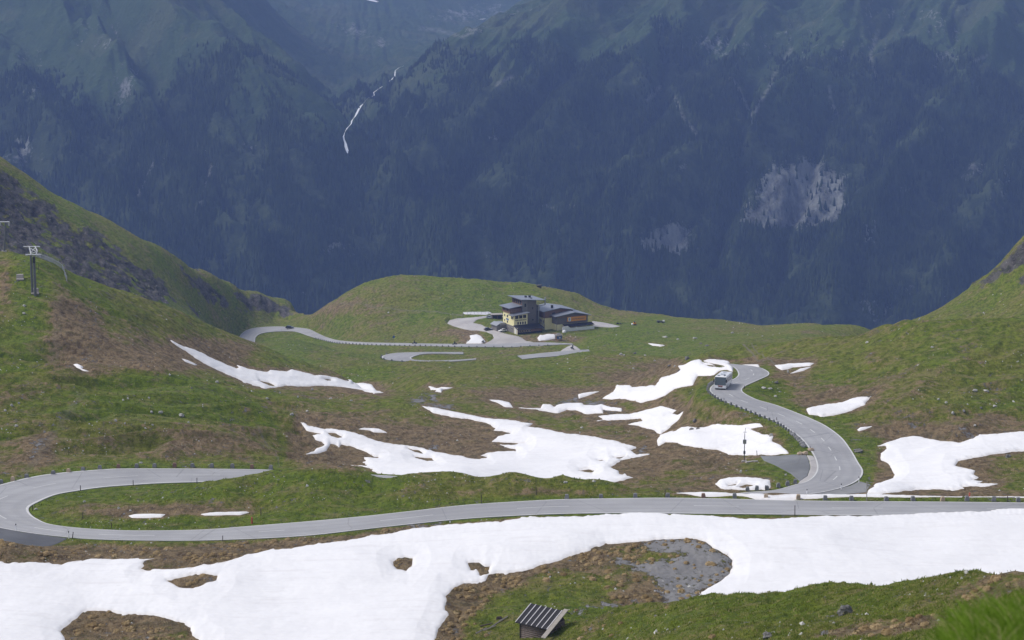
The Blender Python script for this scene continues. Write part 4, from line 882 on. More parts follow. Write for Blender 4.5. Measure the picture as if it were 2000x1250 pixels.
# ================================================================== things
class MB:
    """collects simple solids into one mesh"""
    def __init__(self): self.v = []; self.f = []
    def add(self, V, Fc):
        o = len(self.v); self.v += [tuple(p) for p in V]; self.f += [tuple(i + o for i in q) for q in Fc]; return self
    def box(self, x0, x1, y0, y1, z0, z1, m=None):
        V = [(x, y, z) for z in (z0, z1) for y in (y0, y1) for x in (x0, x1)]
        if m is not None: V = [m @ Vector(p) for p in V]
        return self.add(V, [(0, 2, 3, 1), (4, 5, 7, 6), (0, 1, 5, 4), (1, 3, 7, 5), (3, 2, 6, 7), (2, 0, 4, 6)])
    def prism(self, poly, y0, y1, m=None):
        """poly in x,z extruded along y (counter-clockwise seen from -y)"""
        n = len(poly); V = [(x, y0, z) for x, z in poly] + [(x, y1, z) for x, z in poly]
        if m is not None: V = [m @ Vector(p) for p in V]
        return self.add(V, [tuple(range(n)), tuple(range(2 * n - 1, n - 1, -1))] + [(i, i + n, (i + 1) % n + n, (i + 1) % n) for i in range(n)])
    def rod(self, p, q, r0, r1=None, n=8):
        p, q = Vector(p), Vector(q); r1 = r0 if r1 is None else r1; d = (q - p).normalized()
        a = d.cross(Vector((0, 0, 1)) if abs(d.z) < .9 else Vector((1, 0, 0))).normalized(); b = d.cross(a)
        V = [c + (a * math.cos(t) + b * math.sin(t)) * r for c, r in ((p, r0), (q, r1)) for t in [2 * math.pi * k / n for k in range(n)]]
        return self.add(V, [(k, (k + 1) % n, (k + 1) % n + n, k + n) for k in range(n)] + [tuple(range(n - 1, -1, -1)), tuple(range(n, 2 * n))])
    def blob(self, c, r, seed=0, sub=2, rough=.25, sharp=False):
        bm = bmesh.new(); bmesh.ops.create_icosphere(bm, subdivisions=sub, radius=1)
        rr = random.Random(seed); ph = [rr.uniform(0, 6.28) for _ in range(6)]
        V = []
        for v in bm.verts:
            p = v.co; k = 1 + rough * (math.sin(p.x * 2.7 + ph[0]) * math.sin(p.y * 3.1 + ph[1]) + .5 * math.sin(p.z * 5 + ph[2] + p.x * 4) + .35 * math.sin(p.y * 9 + ph[3]) * math.sin(p.x * 8 + ph[4]))
            if sharp: k += rough * .5 * (rr.random() - .5)
            V.append((c[0] + p.x * r[0] * k, c[1] + p.y * r[1] * k, c[2] + p.z * r[2] * k))
        Fc = [tuple(v.index for v in f.verts) for f in bm.faces]; bm.free(); return self.add(V, Fc)
    def build(self, name, mat, parent=None, bevel=0, smooth=False):
        me = bpy.data.meshes.new(name); me.from_pydata(self.v, [], self.f); me.update()
        bm = bmesh.new(); bm.from_mesh(me); bmesh.ops.recalc_face_normals(bm, faces=bm.faces)
        if bevel: bmesh.ops.bevel(bm, geom=bm.edges[:] , offset=bevel, segments=2, affect='EDGES', clamp_overlap=True)
        for f in bm.faces: f.smooth = smooth
        bm.to_mesh(me); bm.free(); return link(name, me, mat, parent)
def thing(name, label, cat, loc, rz=0, group=None, scale=1.0, rx=0):
    o = bpy.data.objects.new(name, None); COL.objects.link(o); o.location = loc; o.rotation_euler = (rx, 0, rz); o.scale = (scale,) * 3
    o.empty_display_size = .3; return tag(o, label, cat, group)
def dup(root, loc, rz=None, label=None, scale=None):
    r = root.copy(); COL.objects.link(r); r.location = loc
    if rz is not None: r.rotation_euler[2] = rz
    if label: r['label'] = label
    if scale: r.scale = (scale,) * 3
    for ch in [o for o in ALLKIDS.get(root.name, [])]:
        c = ch.copy(); COL.objects.link(c); c.parent = r
        for g in ALLKIDS.get(ch.name, []):
            d = g.copy(); COL.objects.link(d); d.parent = c
    return r
ALLKIDS = {}
def index_kids():
    ALLKIDS.clear()
    for o in COL.objects:
        if o.parent: ALLKIDS.setdefault(o.parent.name, []).append(o)
def T(p, name='', lo=100, hi=1490):
    h = None
    for k in range(0, 24):      # a point just above a crest slides down onto it
        h = hit(p[0], p[1] + k, lo, hi)
        if h is not None: break
    assert h is not None, ('no ground at', p, name); return h
def clock(u): return 'left' if u < 700 else ('right' if u > 1300 else 'middle')

M['yellow'] = plain('yellow_render', (.86, .79, .46), .85, var=.06, scale=.6)
M['wood'] = plain('brown_cladding', (.20, .12, .085), .8, var=.3, scale=1.6)
M['greywood'] = plain('grey_cladding', (.15, .135, .13), .8, var=.18, scale=1.2)
M['palewood'] = plain('light_grey_cladding', (.21, .195, .18), .8, var=.12, scale=1.2)
M['roofm'] = plain('grey_metal_roof', (.23, .25, .30), .45, .3, .5, var=.10, scale=.35)
M['roofd'] = plain('dark_metal_roof', (.030, .029, .034), .85, 0, .2, var=.15, scale=.5)
M['stone'] = plain('rough_masonry', (.21, .195, .19), .9, var=.45, scale=2.2)
M['white'] = plain('white_wall', (.78, .78, .80), .8, var=.10, scale=.8)
M['cream'] = plain('cream_panel', (.60, .56, .44), .8, var=.08, scale=.8)
M['busglass'] = plain('coach_glass', (.05, .068, .078), .15, 0, .6, var=.3, scale=.8)
M['glass'] = plain('window_glass', (.018, .022, .028), .12, 0, .6, var=.3, scale=.8)
M['frame'] = plain('pale_window_frame', (.62, .58, .50), .6, var=.1)
M['orange'] = plain('orange_banner', (.80, .33, .04), .7, var=.05)
M['dark'] = plain('black_paint', (.018, .018, .020), .4, var=.2)
M['rubber'] = plain('tyre_rubber', (.022, .022, .022), .85, var=.2)
M['steel'] = plain('galvanised_steel', (.36, .37, .39), .45, .7, .5, var=.15, scale=2)
M['darksteel'] = plain('weathered_steel', (.12, .125, .135), .6, .4, .4, var=.2, scale=2)
M['liftgrey'] = plain('pale_lift_paint', (.50, .51, .54), .5, var=.08)
M['concrete'] = plain('weathered_concrete', (.36, .33, .31), .9, var=.25, scale=2)
M['bluep'] = plain('blue_panel', (.09, .17, .40), .6, var=.15, scale=1.5)
M['red'] = plain('red_paint', (.38, .09, .06), .5, var=.2)
M['carwhite'] = plain('white_car_paint', (.78, .78, .80), .22, 0, .6, var=.03)
M['carblack'] = plain('black_car_paint', (.022, .022, .026), .18, 0, .6, var=.1)
M['carsilver'] = plain('silver_car_paint', (.52, .54, .58), .25, .5, .5, var=.05)
M['lamp'] = plain('headlamp_glass', (.85, .86, .88), .15, var=.02)
M['skin'] = plain('skin', (.45, .28, .20), .6, var=.05)
M['leather'] = plain('black_leather', (.02, .02, .022), .55, var=.3)
M['rockp'] = plain('pale_boulder', (.38, .37, .35), .9, var=.40, scale=1.6)
M['rockd'] = plain('grey_boulder', (.15, .145, .14), .9, var=.5, scale=2.2)
M['oldwood'] = plain('weathered_timber', (.30, .275, .25), .9, var=.35, scale=2.6)
M['darktimber'] = plain('dark_timber', (.065, .052, .045), .9, var=.5, scale=3.0)
M['yellowp'] = plain('yellow_paint', (.62, .42, .05), .5, var=.1)

# ------------------------------------------------------------------ the hotel
HO = T((1004, 651), 'hotel'); HO.z = HOTEL_Z
HROT = math.atan2(.461, .887)
hotel = thing('hotel', 'yellow and brown mountain hotel with stepped grey metal roofs and an orange banner', 'hotel', HO, HROT)
MB().box(.02, 7.3, .02, 11.4, -4, 3.3).build('stone_base', M['stone'], hotel)
MB().prism([(0, 3.3), (7.3, 3.3), (7.3, 9.2), (0, 8.7)], 0, 6).box(.0, 5.75, 6, 11.5, 3.3, 8.9).build('gable_wall', M['yellow'], hotel)
# upper wooden storey over the left wall
MB().box(-.35, 6.0, 3.6, 11.9, 8.9, 11.2).build('upper_storey', M['wood'], hotel)
MB().prism([(-1.4, 11.7), (-1.4, 11.45), (7.2, 12.4), (7.2, 12.65)], 2.6, 13.2).build('roof', M['roofm'], hotel)
MB().prism([(-1.5, 8.55), (-1.5, 8.3), (8.0, 9.4), (8.0, 9.65)], -1.3, 3.58).build('roof', M['roofm'], hotel)
# tower
tw_ = MB().prism([(6.0, -2), (13.5, -2), (13.5, 14.3), (6.0, 15.1)], 2.5, 13.5).build('tower', M['greywood'], hotel)
MB().box(5.8, 8.5, 2.36, 2.48, 9, 14.9).build('cladding_strip', M['palewood'], tw_)
MB().prism([(4.6, 15.75), (4.6, 15.45), (18.2, 14.25), (18.2, 14.55)], 1.2, 15.6).build('roof', M['roofm'], hotel)
MB().box(5.86, 5.99, 3.2, 13.3, 12.2, 15.2).build('timber_band', M['wood'], tw_)
for k in range(5):
    f_ = MB().box(5.72, 5.84, 4.0 + k * 1.9, 5.1 + k * 1.9, 12.9, 14.7).build('window', M['glass'], hotel)
for (x, z, ww, hh) in ((6.9, 11.8, .9, 1.6), (11.2, 10.4, .5, .9), (11.2, 4.8, .7, .6)):
    MB().box(x, x + ww, 2.28 if x < 8 else 2.42, 2.34 if x < 8 else 2.48, z, z + hh).build('window', M['glass'], hotel)
# recess and link block
MB().box(13.5, 17.4, 6.5, 13, -2, 11.2).build('link_block', M['greywood'], hotel)
MB().rod((15.0, 3.0, 2.0), (15.0, 3.0, 11.6), .28).rod((15.0, 3.0, 11.6), (18.6, 3.0, 11.9), .22).rod((18.6, 3.0, 11.9), (18.6, 3.0, 15.6), .32).build('flue_pipe', M['steel'], hotel)
for x, y in ((10.8, 9.0), (13.0, 9.0), (12.0, 5.6)):
    MB().box(x, x + .9, y, y + .8, 14.6, 15.9 if y > 6 else 15.3).build('chimney', M['dark'], hotel)
# middle block
MB().box(17.3, 33, 1.2, 14, -3, 5.6).build('lower_wall', M['yellow'], hotel)
MB().prism([(17.2, 5.6), (33.1, 5.6), (33.1, 8.3), (25.5, 9.7), (17.2, 8.8)], 1.05, 14.1).build('upper_wall', M['wood'], hotel)
MB().prism([(16.0, 9.0), (16.0, 8.75), (25.5, 10.0), (34.3, 8.35), (34.3, 8.6), (25.5, 10.3)], .1, 15.2).build('roof', M['roofm'], hotel)
MB().box(22.2, 23.1, 3, 3.9, 9.4, 11.3).build('chimney', M['dark'], hotel)
for x, y0_, y1_, z, h_ in ((17.22, 8.5, 9.1, 3.6, 1.3), (17.22, 6.9, 7.7, 3.4, 1.5), (17.22, 5.0, 5.5, 3.4, 1.1), (17.22, 3.6, 4.1, 3.3, 1.1), (17.22, 1.9, 2.6, 2.9, 1.5), (17.22, 6.4, 8.2, .6, 1.4), (17.22, 3.2, 4.2, .3, 1.4)):
    w0 = MB().box(x - .05, x + .05, y0_ - .12, y1_ + .12, z - .12, z + h_ + .12).build('window', M['frame'], hotel)
    MB().box(x - .09, x - .055, y0_, y1_, z, z + h_).build('pane', M['glass'], w0)
for x, ww in ((21.5, 1.6), (25.0, 2.0), (29, 2.4)):
    MB().box(x, x + ww, .98, 1.04, 6.8, 8.0).build('window', M['glass'], hotel)
for x, y in ((17.1, 1.0), (21.2, -4.1)):
    MB().rod((x, y, -1), (x, y, 8.6 if x < 20 else 6.9), .12, n=6).build('drainpipe', M['darksteel'], hotel)
# right wing
MB().box(21.6, 38.3, -3.7, 8, -3, 2.9).build('wing_base', M['yellow'], hotel)
MB().prism([(21.4, 2.9), (38.5, 2.9), (38.5, 6.3), (30.8, 7.9), (21.4, 6.9)], -3.9, 8.2).build('wing_wall', M['greywood'], hotel)
MB().prism([(20.0, 7.05), (20.0, 6.8), (30.8, 8.15), (40.0, 6.2), (40.0, 6.45), (30.8, 8.45)], -5.1, 9.2).build('roof', M['roofm'], hotel)
MB().box(22.0, 38.4, -4.0, -3.91, 6.0, 6.6).build('timber_band', M['wood'], hotel)
bn = MB().box(27.0, 37.6, -4.05, -3.93, 3.9, 6.1).build('banner', M['orange'], hotel)
MB().box(27.6, 29.0, -4.10, -4.052, 4.0, 5.9).build('emblem_panel', M['white'], bn)
MB().box(28.1, 28.5, -4.14, -4.102, 4.3, 5.3).blob((28.3, -4.12, 5.45), (.2, .03, .2), 1, 2, 0).build('emblem_figure', M['bluep'], bn)
def text(s, size, loc, mat, parent, rot=(math.pi / 2, 0, 0), name='lettering', width=None):
    cu = bpy.data.curves.new(name, 'FONT'); cu.body = s; cu.size = size; cu.extrude = .01; cu.offset = size * .02
    o = bpy.data.objects.new(name, cu); COL.objects.link(o); o.location = loc; o.rotation_euler = rot; cu.materials.append(mat); o.parent = parent
    bpy.context.view_layer.update(); k = width / max(o.dimensions.x, .01) if width else 1
    me = bpy.data.meshes.new_from_object(o.evaluated_get(bpy.context.evaluated_depsgraph_get())); me.name = name
    bpy.data.objects.remove(o); bpy.data.curves.remove(cu)
    o = link(name, me, mat, parent); o.location = loc; o.rotation_euler = rot; o.scale = (k, 1, 1)
    return o
text('WALLACKHAUS', 1.15, (.55, -.04, 6.05 - .35), M['dark'], hotel, width=6.2)
text('ALPENHOTEL WALLACKHAUS', .62, (29.4, -4.08, 4.75), M['wood'], bn, width=7.2)
# gable windows
for k in range(3):
    w0 = MB().box(.55 + k * 2.15, 2.35 + k * 2.15, -.06, -.003, 6.75 + .05 * k, 8.35 + .06 * k).build('window', M['wood'], hotel)
    MB().box(.65 + k * 2.15, 1.42 + k * 2.15, -.1, -.062, 6.85 + .05 * k, 8.2 + .06 * k).box(1.5 + k * 2.15, 2.25 + k * 2.15, -.1, -.062, 6.85 + .05 * k, 8.2 + .06 * k).build('pane', M['glass'], w0)
for k in range(4):
    w0 = MB().box(1.75 + k * 1.3, 2.6 + k * 1.3, -.06, -.003, 3.85, 5.25).build('window', M['frame'], hotel)
    MB().box(1.86 + k * 1.3, 2.49 + k * 1.3, -.1, -.062, 3.97, 5.15).build('pane', M['glass'], w0)
# left wall windows
for (y, z, ww, hh) in ((.9, 6.4, .9, 1.7), (2.2, 6.4, .9, 1.7), (6.2, 6.6, 1.3, 1.3), (6.2, 3.9, 1.3, 1.2), (9.2, 4.2, 1.0, 1.2), (9.2, 6.7, 1.0, 1.2), (1.6, 1.2, .8, 1.1), (5.0, 1.0, .8, 1.1), (8.4, .8, 1.0, 1.6)):
    w0 = MB().box(-.06, -.003 if z > 3 else .01, y, y + ww, z, z + hh).build('window', M['frame'], hotel)
    MB().box(-.1, -.062, y + .12, y + ww - .12, z + .12, z + hh - .12).build('pane', M['glass'], w0)
for k in range(5):
    MB().box(-.42, -.36, 4.2 + k * 1.5, 5.0 + k * 1.5, 9.7, 10.9).build('window', M['glass'], hotel)
MB().box(-.14, -.07, 5.5, 8.1, 5.35, 6.1).build('sign_board', M['bluep'], hotel)
# front annex with the dark lean-to roof
MB().box(0.0, 13.2, -3.7, -.02, -2, 2.2).build('annex_wall', M['wood'], hotel)
MB().box(-.08, -.01, -3.75, -.03, -2, 2.9).build('annex_side_wall', M['cream'], hotel)
MB().box(.0, 13.25, -3.78, -3.71, -2, .7).build('plinth', M['dark'], hotel)
MB().add([(-.4, .0, 3.75), (13.6, .0, 3.75), (14.2, -4.6, 2.3), (-.4, -4.6, 2.3), (-.4, .0, 3.5), (13.6, .0, 3.5), (14.2, -4.6, 2.05), (-.4, -4.6, 2.05)],
         [(0, 1, 2, 3), (7, 6, 5, 4), (0, 4, 5, 1), (1, 5, 6, 2), (2, 6, 7, 3), (3, 7, 4, 0)]).build('lean_to_roof', M['roofd'], hotel)
for k in range(5):
    w0 = MB().box(.9 + k * 1.35, 1.7 + k * 1.35, -3.80, -3.705, .8, 1.9).build('window', M['frame'], hotel)
    MB().box(1.0 + k * 1.35, 1.6 + k * 1.35, -3.84, -3.802, .9, 1.8).build('pane', M['glass'], w0)
MB().box(-.16, -.09, -2.2, -.9, -.2, 2.1).build('door', M['white'], hotel)
# terrace with canopy
MB().add([(24.5, -4.0, 2.8), (40.5, -4.0, 2.8), (40.5, -7.2, 2.1), (24.5, -7.2, 2.1), (24.5, -4.0, 2.6), (40.5, -4.0, 2.6), (40.5, -7.2, 1.9), (24.5, -7.2, 1.9)],
         [(0, 1, 2, 3), (7, 6, 5, 4), (0, 4, 5, 1), (1, 5, 6, 2), (2, 6, 7, 3), (3, 7, 4, 0)]).build('canopy', M['roofd'], hotel)
MB().box(22.6, 40.2, -7.6, -7.35, -3, 1.35).prism([(22.4, -3), (26.6, -3), (26.6, 1.6), (25.4, 2.6), (22.4, 2.2)], -7.62, -7.36).box(30, 30.3, -7.7, -7.3, -2, 1.7).build('terrace_wall', M['white'], hotel)
# stone store on the left
an = MB().box(-5.1, -.1, 8.3, 14, -4, 2.6).build('side_store', M['stone'], hotel)
MB().add([(-5.7, 7.6, 2.7), (-3.3, 7.6, 3.9), (-3.3, 14.5, 3.9), (-5.7, 14.5, 2.7), (-5.7, 7.6, 2.5), (-3.3, 7.6, 3.7), (-3.3, 14.5, 3.7), (-5.7, 14.5, 2.5)],
         [(0, 1, 2, 3), (7, 6, 5, 4), (0, 4, 5, 1), (1, 5, 6, 2), (2, 6, 7, 3), (3, 7, 4, 0)]).box(-3.3, -.1, 8.3, 14, 2.6, 3.7).build('roof', M['steel'], an)
# ------------------------------------------------------------------ small buildings near the hotel
p = T((971, 623.5)); sh = thing('shed', 'open fronted shed with a flat pale roof beside the hotel', 'shed', p, HROT * .4)
MB().box(-2.6, 2.6, 0, 2.6, -1, 2.3).build('wall', M['greywood'], sh)
MB().box(-3.1, 3.1, -.9, 3.2, 2.3, 2.55).build('roof', M['concrete'], sh)
for x in (-2.5, 0, 2.5): MB().box(x - .1, x + .1, -.7, -.5, -1, 2.3).build('post', M['wood'], sh)
MB().box(-2.2, 2.2, -.05, -.01, .3, 1.9).build('painted_shade_panel', M['dark'], sh)  # flat black sheet on the solid wall, painted shade under the shed roof
p = T((1091, 663.5)); ki = thing('information_kiosk', 'small blue information kiosk with a pointed pale roof', 'kiosk', p, .35)
for x in (-1.3, 1.3):
    for y in (-.9, .9): MB().box(x - .09, x + .09, y - .09, y + .09, -.8, 2.3).build('post', M['wood'], ki)
MB().box(-1.25, 1.25, -.99, -.93, .5, 1.95).build('panel', M['bluep'], ki); MB().box(-.2, .6, -1.03, -1.0, .8, 1.5).build('poster', M['white'], ki)
MB().box(1.33, 1.39, -.8, .8, .5, 1.95).build('panel', M['bluep'], ki)
MB().add([(-1.9, -1.5, 2.25), (1.9, -1.5, 2.25), (1.9, 1.5, 2.25), (-1.9, 1.5, 2.25), (-.35, 0, 3.35), (.35, 0, 3.35)], [(0, 1, 5, 4), (1, 2, 5), (2, 3, 4, 5), (3, 0, 4), (3, 2, 1, 0)]).build('roof', M['palewood'], ki)
p = T((1102, 649.5)); dm = thing('storage_dome', 'small round white dome in front of the hotel terrace', 'dome', p)
MB().blob((0, 0, .1), (1.0, 1.0, 1.15), 3, 3, .01).build('shell', M['white'], dm, smooth=True); MB().rod((0, 0, -.4), (0, 0, .12), 1.04, n=20).build('base_ring', M['concrete'], dm)
p = T((1053, 561.5)); sv = thing('shelter', 'tiny dark shelter on top of the grassy knoll', 'shelter', p, .1)
MB().box(-1.2, 1.2, 0, 1.1, -.6, .9).build('bench', M['darktimber'], sv); MB().box(-1.5, 1.5, -.1, 1.3, 1.25, 1.4).build('roof', M['greywood'], sv)
for x in (-1.3, 1.3): MB().box(x - .07, x + .07, .9, 1.05, -.6, 1.25).build('post', M['darktimber'], sv)
p = T((902, 546)); an_ = thing('antenna', 'small antenna frame on the left crest of the knoll', 'antenna', p)
MB().rod((0, 0, -.6), (0, 0, 2.2), .06).rod((-.9, 0, -.4), (0, 0, 1.6), .05).rod((.9, 0, -.4), (0, 0, 1.6), .05).build('mast', M['steel'], an_); MB().rod((-.7, 0, 1.9), (.7, 0, 1.9), .05).build('crossbar', M['steel'], an_)
p = T((1073, 562)); tp = thing('viewing_tripod', 'spindly pale tripod marker right of the knoll shelter', 'marker', p)
for a in (0, 2.1, 4.2): MB().rod((math.cos(a) * .9, math.sin(a) * .9, -.5), (0, 0, 1.5), .05).build('leg', M['oldwood'], tp)
# railing on the white pad
p = T((930, 613.5)); rl = thing('railing', 'thin dark railing along the white pad left of the hotel', 'railing', p, .02)
for k in range(8): MB().box(-6.5 + k * 1.85, -6.4 + k * 1.85, 0, .1, -.6, 1.1).build('post', M['darksteel'], rl)
MB().box(-6.5, 6.55, .02, .08, 1.0, 1.08).box(-6.5, 6.55, .02, .08, .5, .56).build('rail', M['darksteel'], rl)

# ------------------------------------------------------------------ vehicles (length along local -y = front)
def make_car(label, paint, loc, rz, L=4.4, W=1.75, Hh=1.5, suv=False, name='car', sc=1.0):
    c = thing(name, label, 'car', loc, rz, scale=sc)
    h1 = Hh * .56
    # side profile in (y, z)
    prof = [(-L / 2, .32), (-L / 2 + .05, .62), (-L / 2 + .35, h1 - .1), (-L * .22, h1), (-L * .08, Hh * .93), (L * .02, Hh), (L * .30, Hh * (1 if suv else .97)), (L * .44 if suv else L * .40, h1 + .12), (L / 2 - .03, h1 - .02), (L / 2, .36), (L * .36, .22), (-L * .36, .22)]
    m = MB(); n = len(prof)
    def half(z): return W / 2 if z < h1 + .05 else W / 2 - .22
    V = [(-half(z), y, z) for y, z in prof] + [(half(z), y, z) for y, z in prof]
    m.add(V, [tuple(range(n)), tuple(range(2 * n - 1, n - 1, -1))] + [(i, (i + 1) % n, (i + 1) % n + n, i + n) for i in range(n)])
    m.build('body', paint, c, bevel=.05, smooth=False)
    for s in (-1, 1):
        x = s * (W / 2 - .10)
        g = MB(); y0, y1, y2, y3 = -L * .17, -L * .07, L * .28, L * .36
        xo = s * (W / 2 - .02); xi = s * (W / 2 - .195)
        g.add([(xo, y0, h1 + .07), (xi, y1, Hh * .92), (xi, y2, Hh * .91), (xo, y3, h1 + .12), (x * .9, y0, h1 + .07), (x * .8, y1, Hh * .90), (x * .8, y2, Hh * .89), (x * .9, y3, h1 + .12)],
              [(0, 1, 2, 3), (7, 6, 5, 4), (0, 4, 5, 1), (1, 5, 6, 2), (2, 6, 7, 3), (3, 7, 4, 0)]); g.build('side_window', M['glass'], c)
        MB().box(s * W / 2 - .07, s * W / 2 + .09, -L * .13, -L * .09, h1 + .02, h1 + .18).build('mirror', paint, c)
        MB().box(s * W * .33 - .17, s * W * .33 + .17, -L / 2 - .02, -L / 2 + .12, .56, .70).build('headlight', M['lamp'], c)
        MB().box(s * W * .36 - .12, s * W * .36 + .12, L / 2 - .1, L / 2 + .02, .66, .86).build('tail_light', M['red'], c)
        for y in (-L * .31, L * .29):
            w0 = MB().rod((s * (W / 2 - .22), y, .32), (s * (W / 2 + .01), y, .32), .32, n=18).build('wheel', M['rubber'], c)
            MB().rod((s * (W / 2 + .012), y, .32), (s * (W / 2 + .03), y, .32), .19, n=12).build('rim', M['steel'], w0)
    MB().add([(-W / 2 + .14, -L * .205, h1 + .05), (W / 2 - .14, -L * .205, h1 + .05), (W / 2 - .30, -L * .088, Hh * .92), (-W / 2 + .30, -L * .088, Hh * .92),
              (-W / 2 + .14, -L * .20, h1 - .02), (W / 2 - .14, -L * .20, h1 - .02), (W / 2 - .30, -L * .07, Hh * .88), (-W / 2 + .30, -L * .07, Hh * .88)],
             [(0, 1, 2, 3), (7, 6, 5, 4), (0, 4, 5, 1), (1, 5, 6, 2), (2, 6, 7, 3), (3, 7, 4, 0)]).build('windscreen', M['glass'], c)
    MB().add([(-W / 2 + .26, L * .315, Hh * .92), (W / 2 - .26, L * .315, Hh * .92), (W / 2 - .12, (L * .435 if suv else L * .40) + .02, h1 + .18), (-W / 2 + .12, (L * .435 if suv else L * .40) + .02, h1 + .18),
              (-W / 2 + .26, L * .29, Hh * .90), (W / 2 - .26, L * .29, Hh * .90), (W / 2 - .12, L * .38, h1 + .14), (-W / 2 + .12, L * .38, h1 + .14)],
             [(0, 1, 2, 3), (7, 6, 5, 4), (0, 4, 5, 1), (1, 5, 6, 2), (2, 6, 7, 3), (3, 7, 4, 0)]).build('rear_window', M['glass'], c)
    MB().box(-.26, .26, -L / 2 - .03, -L / 2 + .02, .40, .52).build('number_plate', M['white'], c)
    return c
up = Vector((0, 0, .14))
make_car('black car with a pale roof shimmer parked left on the hotel forecourt', M['carblack'], T((953.5, 645.5)) + up, math.radians(112), name='parked_car', sc=.95)
make_car('white car parked beside the stone base of the hotel', M['carwhite'], T((981.5, 648)) + up, math.radians(-58), name='parked_car', sc=.95)
make_car('silver car parked by the open fronted shed', M['carsilver'], T((957.5, 621.8)) + up, math.radians(70), name='parked_car', sc=.95)
vz = -203.2
ax_, ay_ = px_at_z(566, 642, vz)
make_car('black estate car driving round the far road bend', M['carblack'], Vector((ax_, ay_, vz + .13)), math.radians(88), L=4.7, Hh=1.65, suv=True, name='car')

def make_bus(loc, rz, rx):
    b = thing('coach', 'white touring coach coming round the bend beside the snow', 'coach', loc, rz, scale=.83, rx=rx)
    L, W, H = 10.2, 2.9, 3.45
    prof = [(0, .35), (-.12, .9), (-.10, 1.5), (.12, 3.1), (.45, H), (L - .2, H - .05), (L, 3.2), (L, .5), (L - .1, .35)]
    n = len(prof); V = [(-W / 2, y, z) for y, z in prof] + [(W / 2, y, z) for y, z in prof]
    MB().add(V, [tuple(range(n)), tuple(range(2 * n - 1, n - 1, -1))] + [(i, (i + 1) % n, (i + 1) % n + n, i + n) for i in range(n)]).build('body', M['carwhite'], b, bevel=.10)
    MB().add([(-W / 2 + .06, -.18, 1.24), (W / 2 - .06, -.18, 1.24), (W / 2 - .06, .10, 3.26), (-W / 2 + .06, .10, 3.26), (-W / 2 + .06, .0, 1.24), (W / 2 - .06, .0, 1.24), (W / 2 - .06, .25, 3.26), (-W / 2 + .06, .25, 3.26)],
             [(0, 1, 2, 3), (7, 6, 5, 4), (0, 4, 5, 1), (1, 5, 6, 2), (2, 6, 7, 3), (3, 7, 4, 0)]).build('windscreen', M['busglass'], b, bevel=.03)
    for s in (-1, 1):
        MB().box(min(s * (W / 2 + .02), s * (W / 2 - .05)), max(s * (W / 2 + .02), s * (W / 2 - .05)), .6, L - .4, 1.75, 2.95).build('side_window', M['glass'] if s > 0 else M['glass'], b)
        MB().box(s * W / 2 - .02 if s > 0 else s * W / 2 - .26, s * W / 2 + .26 if s > 0 else s * W / 2 + .02, -.42, -.2, 2.0, 2.75).build('mirror', M['dark'], b, bevel=.04)
        for q in (0, .34): MB().rod((s * (.92 - q * .0) , -.15, .78 + q * .0), (s * .92, -.20, .78), .16, n=14).build('headlight', M['lamp'], b) if q == 0 else None
        MB().rod((s * .60, -.13, .76), (s * .60, -.18, .76), .12, n=12).build('headlight', M['lamp'], b)
        for y in (1.9, 7.2):
            w0 = MB().rod((s * (W / 2 - .32), y, .48), (s * (W / 2 + .02), y, .48), .48, n=20).build('wheel', M['rubber'], b)
            MB().rod((s * (W / 2 + .022), y, .48), (s * (W / 2 + .05), y, .48), .27, n=14).build('rim', M['steel'], w0)
    MB().box(-W / 2 + .15, W / 2 - .15, -.10, .5, .18, .40).box(-W / 2 + .25, W / 2 - .25, .5, L - .5, .2, .5).build('underbody', M['dark'], b)
    MB().box(-.5, .5, -.17, -.11, .80, .94).build('grille', M['dark'], b)
    MB().box(-.27, .27, -.20, -.1, .50, .62).build('number_plate', M['white'], b)
    text('Reisen', .42, (-.55, -.22, .98), M['red'], b, width=1.0)
    MB().box(-.55, .55, 3.1, 4.6, H - .1, H + .14).box(-.4, .4, 6.6, 7.5, H - .1, H + .08).build('roof_unit', M['carsilver'], b, bevel=.04)
    MB().box(-.95, -.35, 1.0, 1.9, H - .06, H + .06).box(.55, .95, 1.2, 2.6, H - .06, H + .07).build('roof_hatch', M['dark'], b)
    return b
bp = T((1406.5, 762.5), 'bus'); BUS = make_bus(bp + Vector((0, 0, .06)), math.radians(-15), math.radians(-4.0))

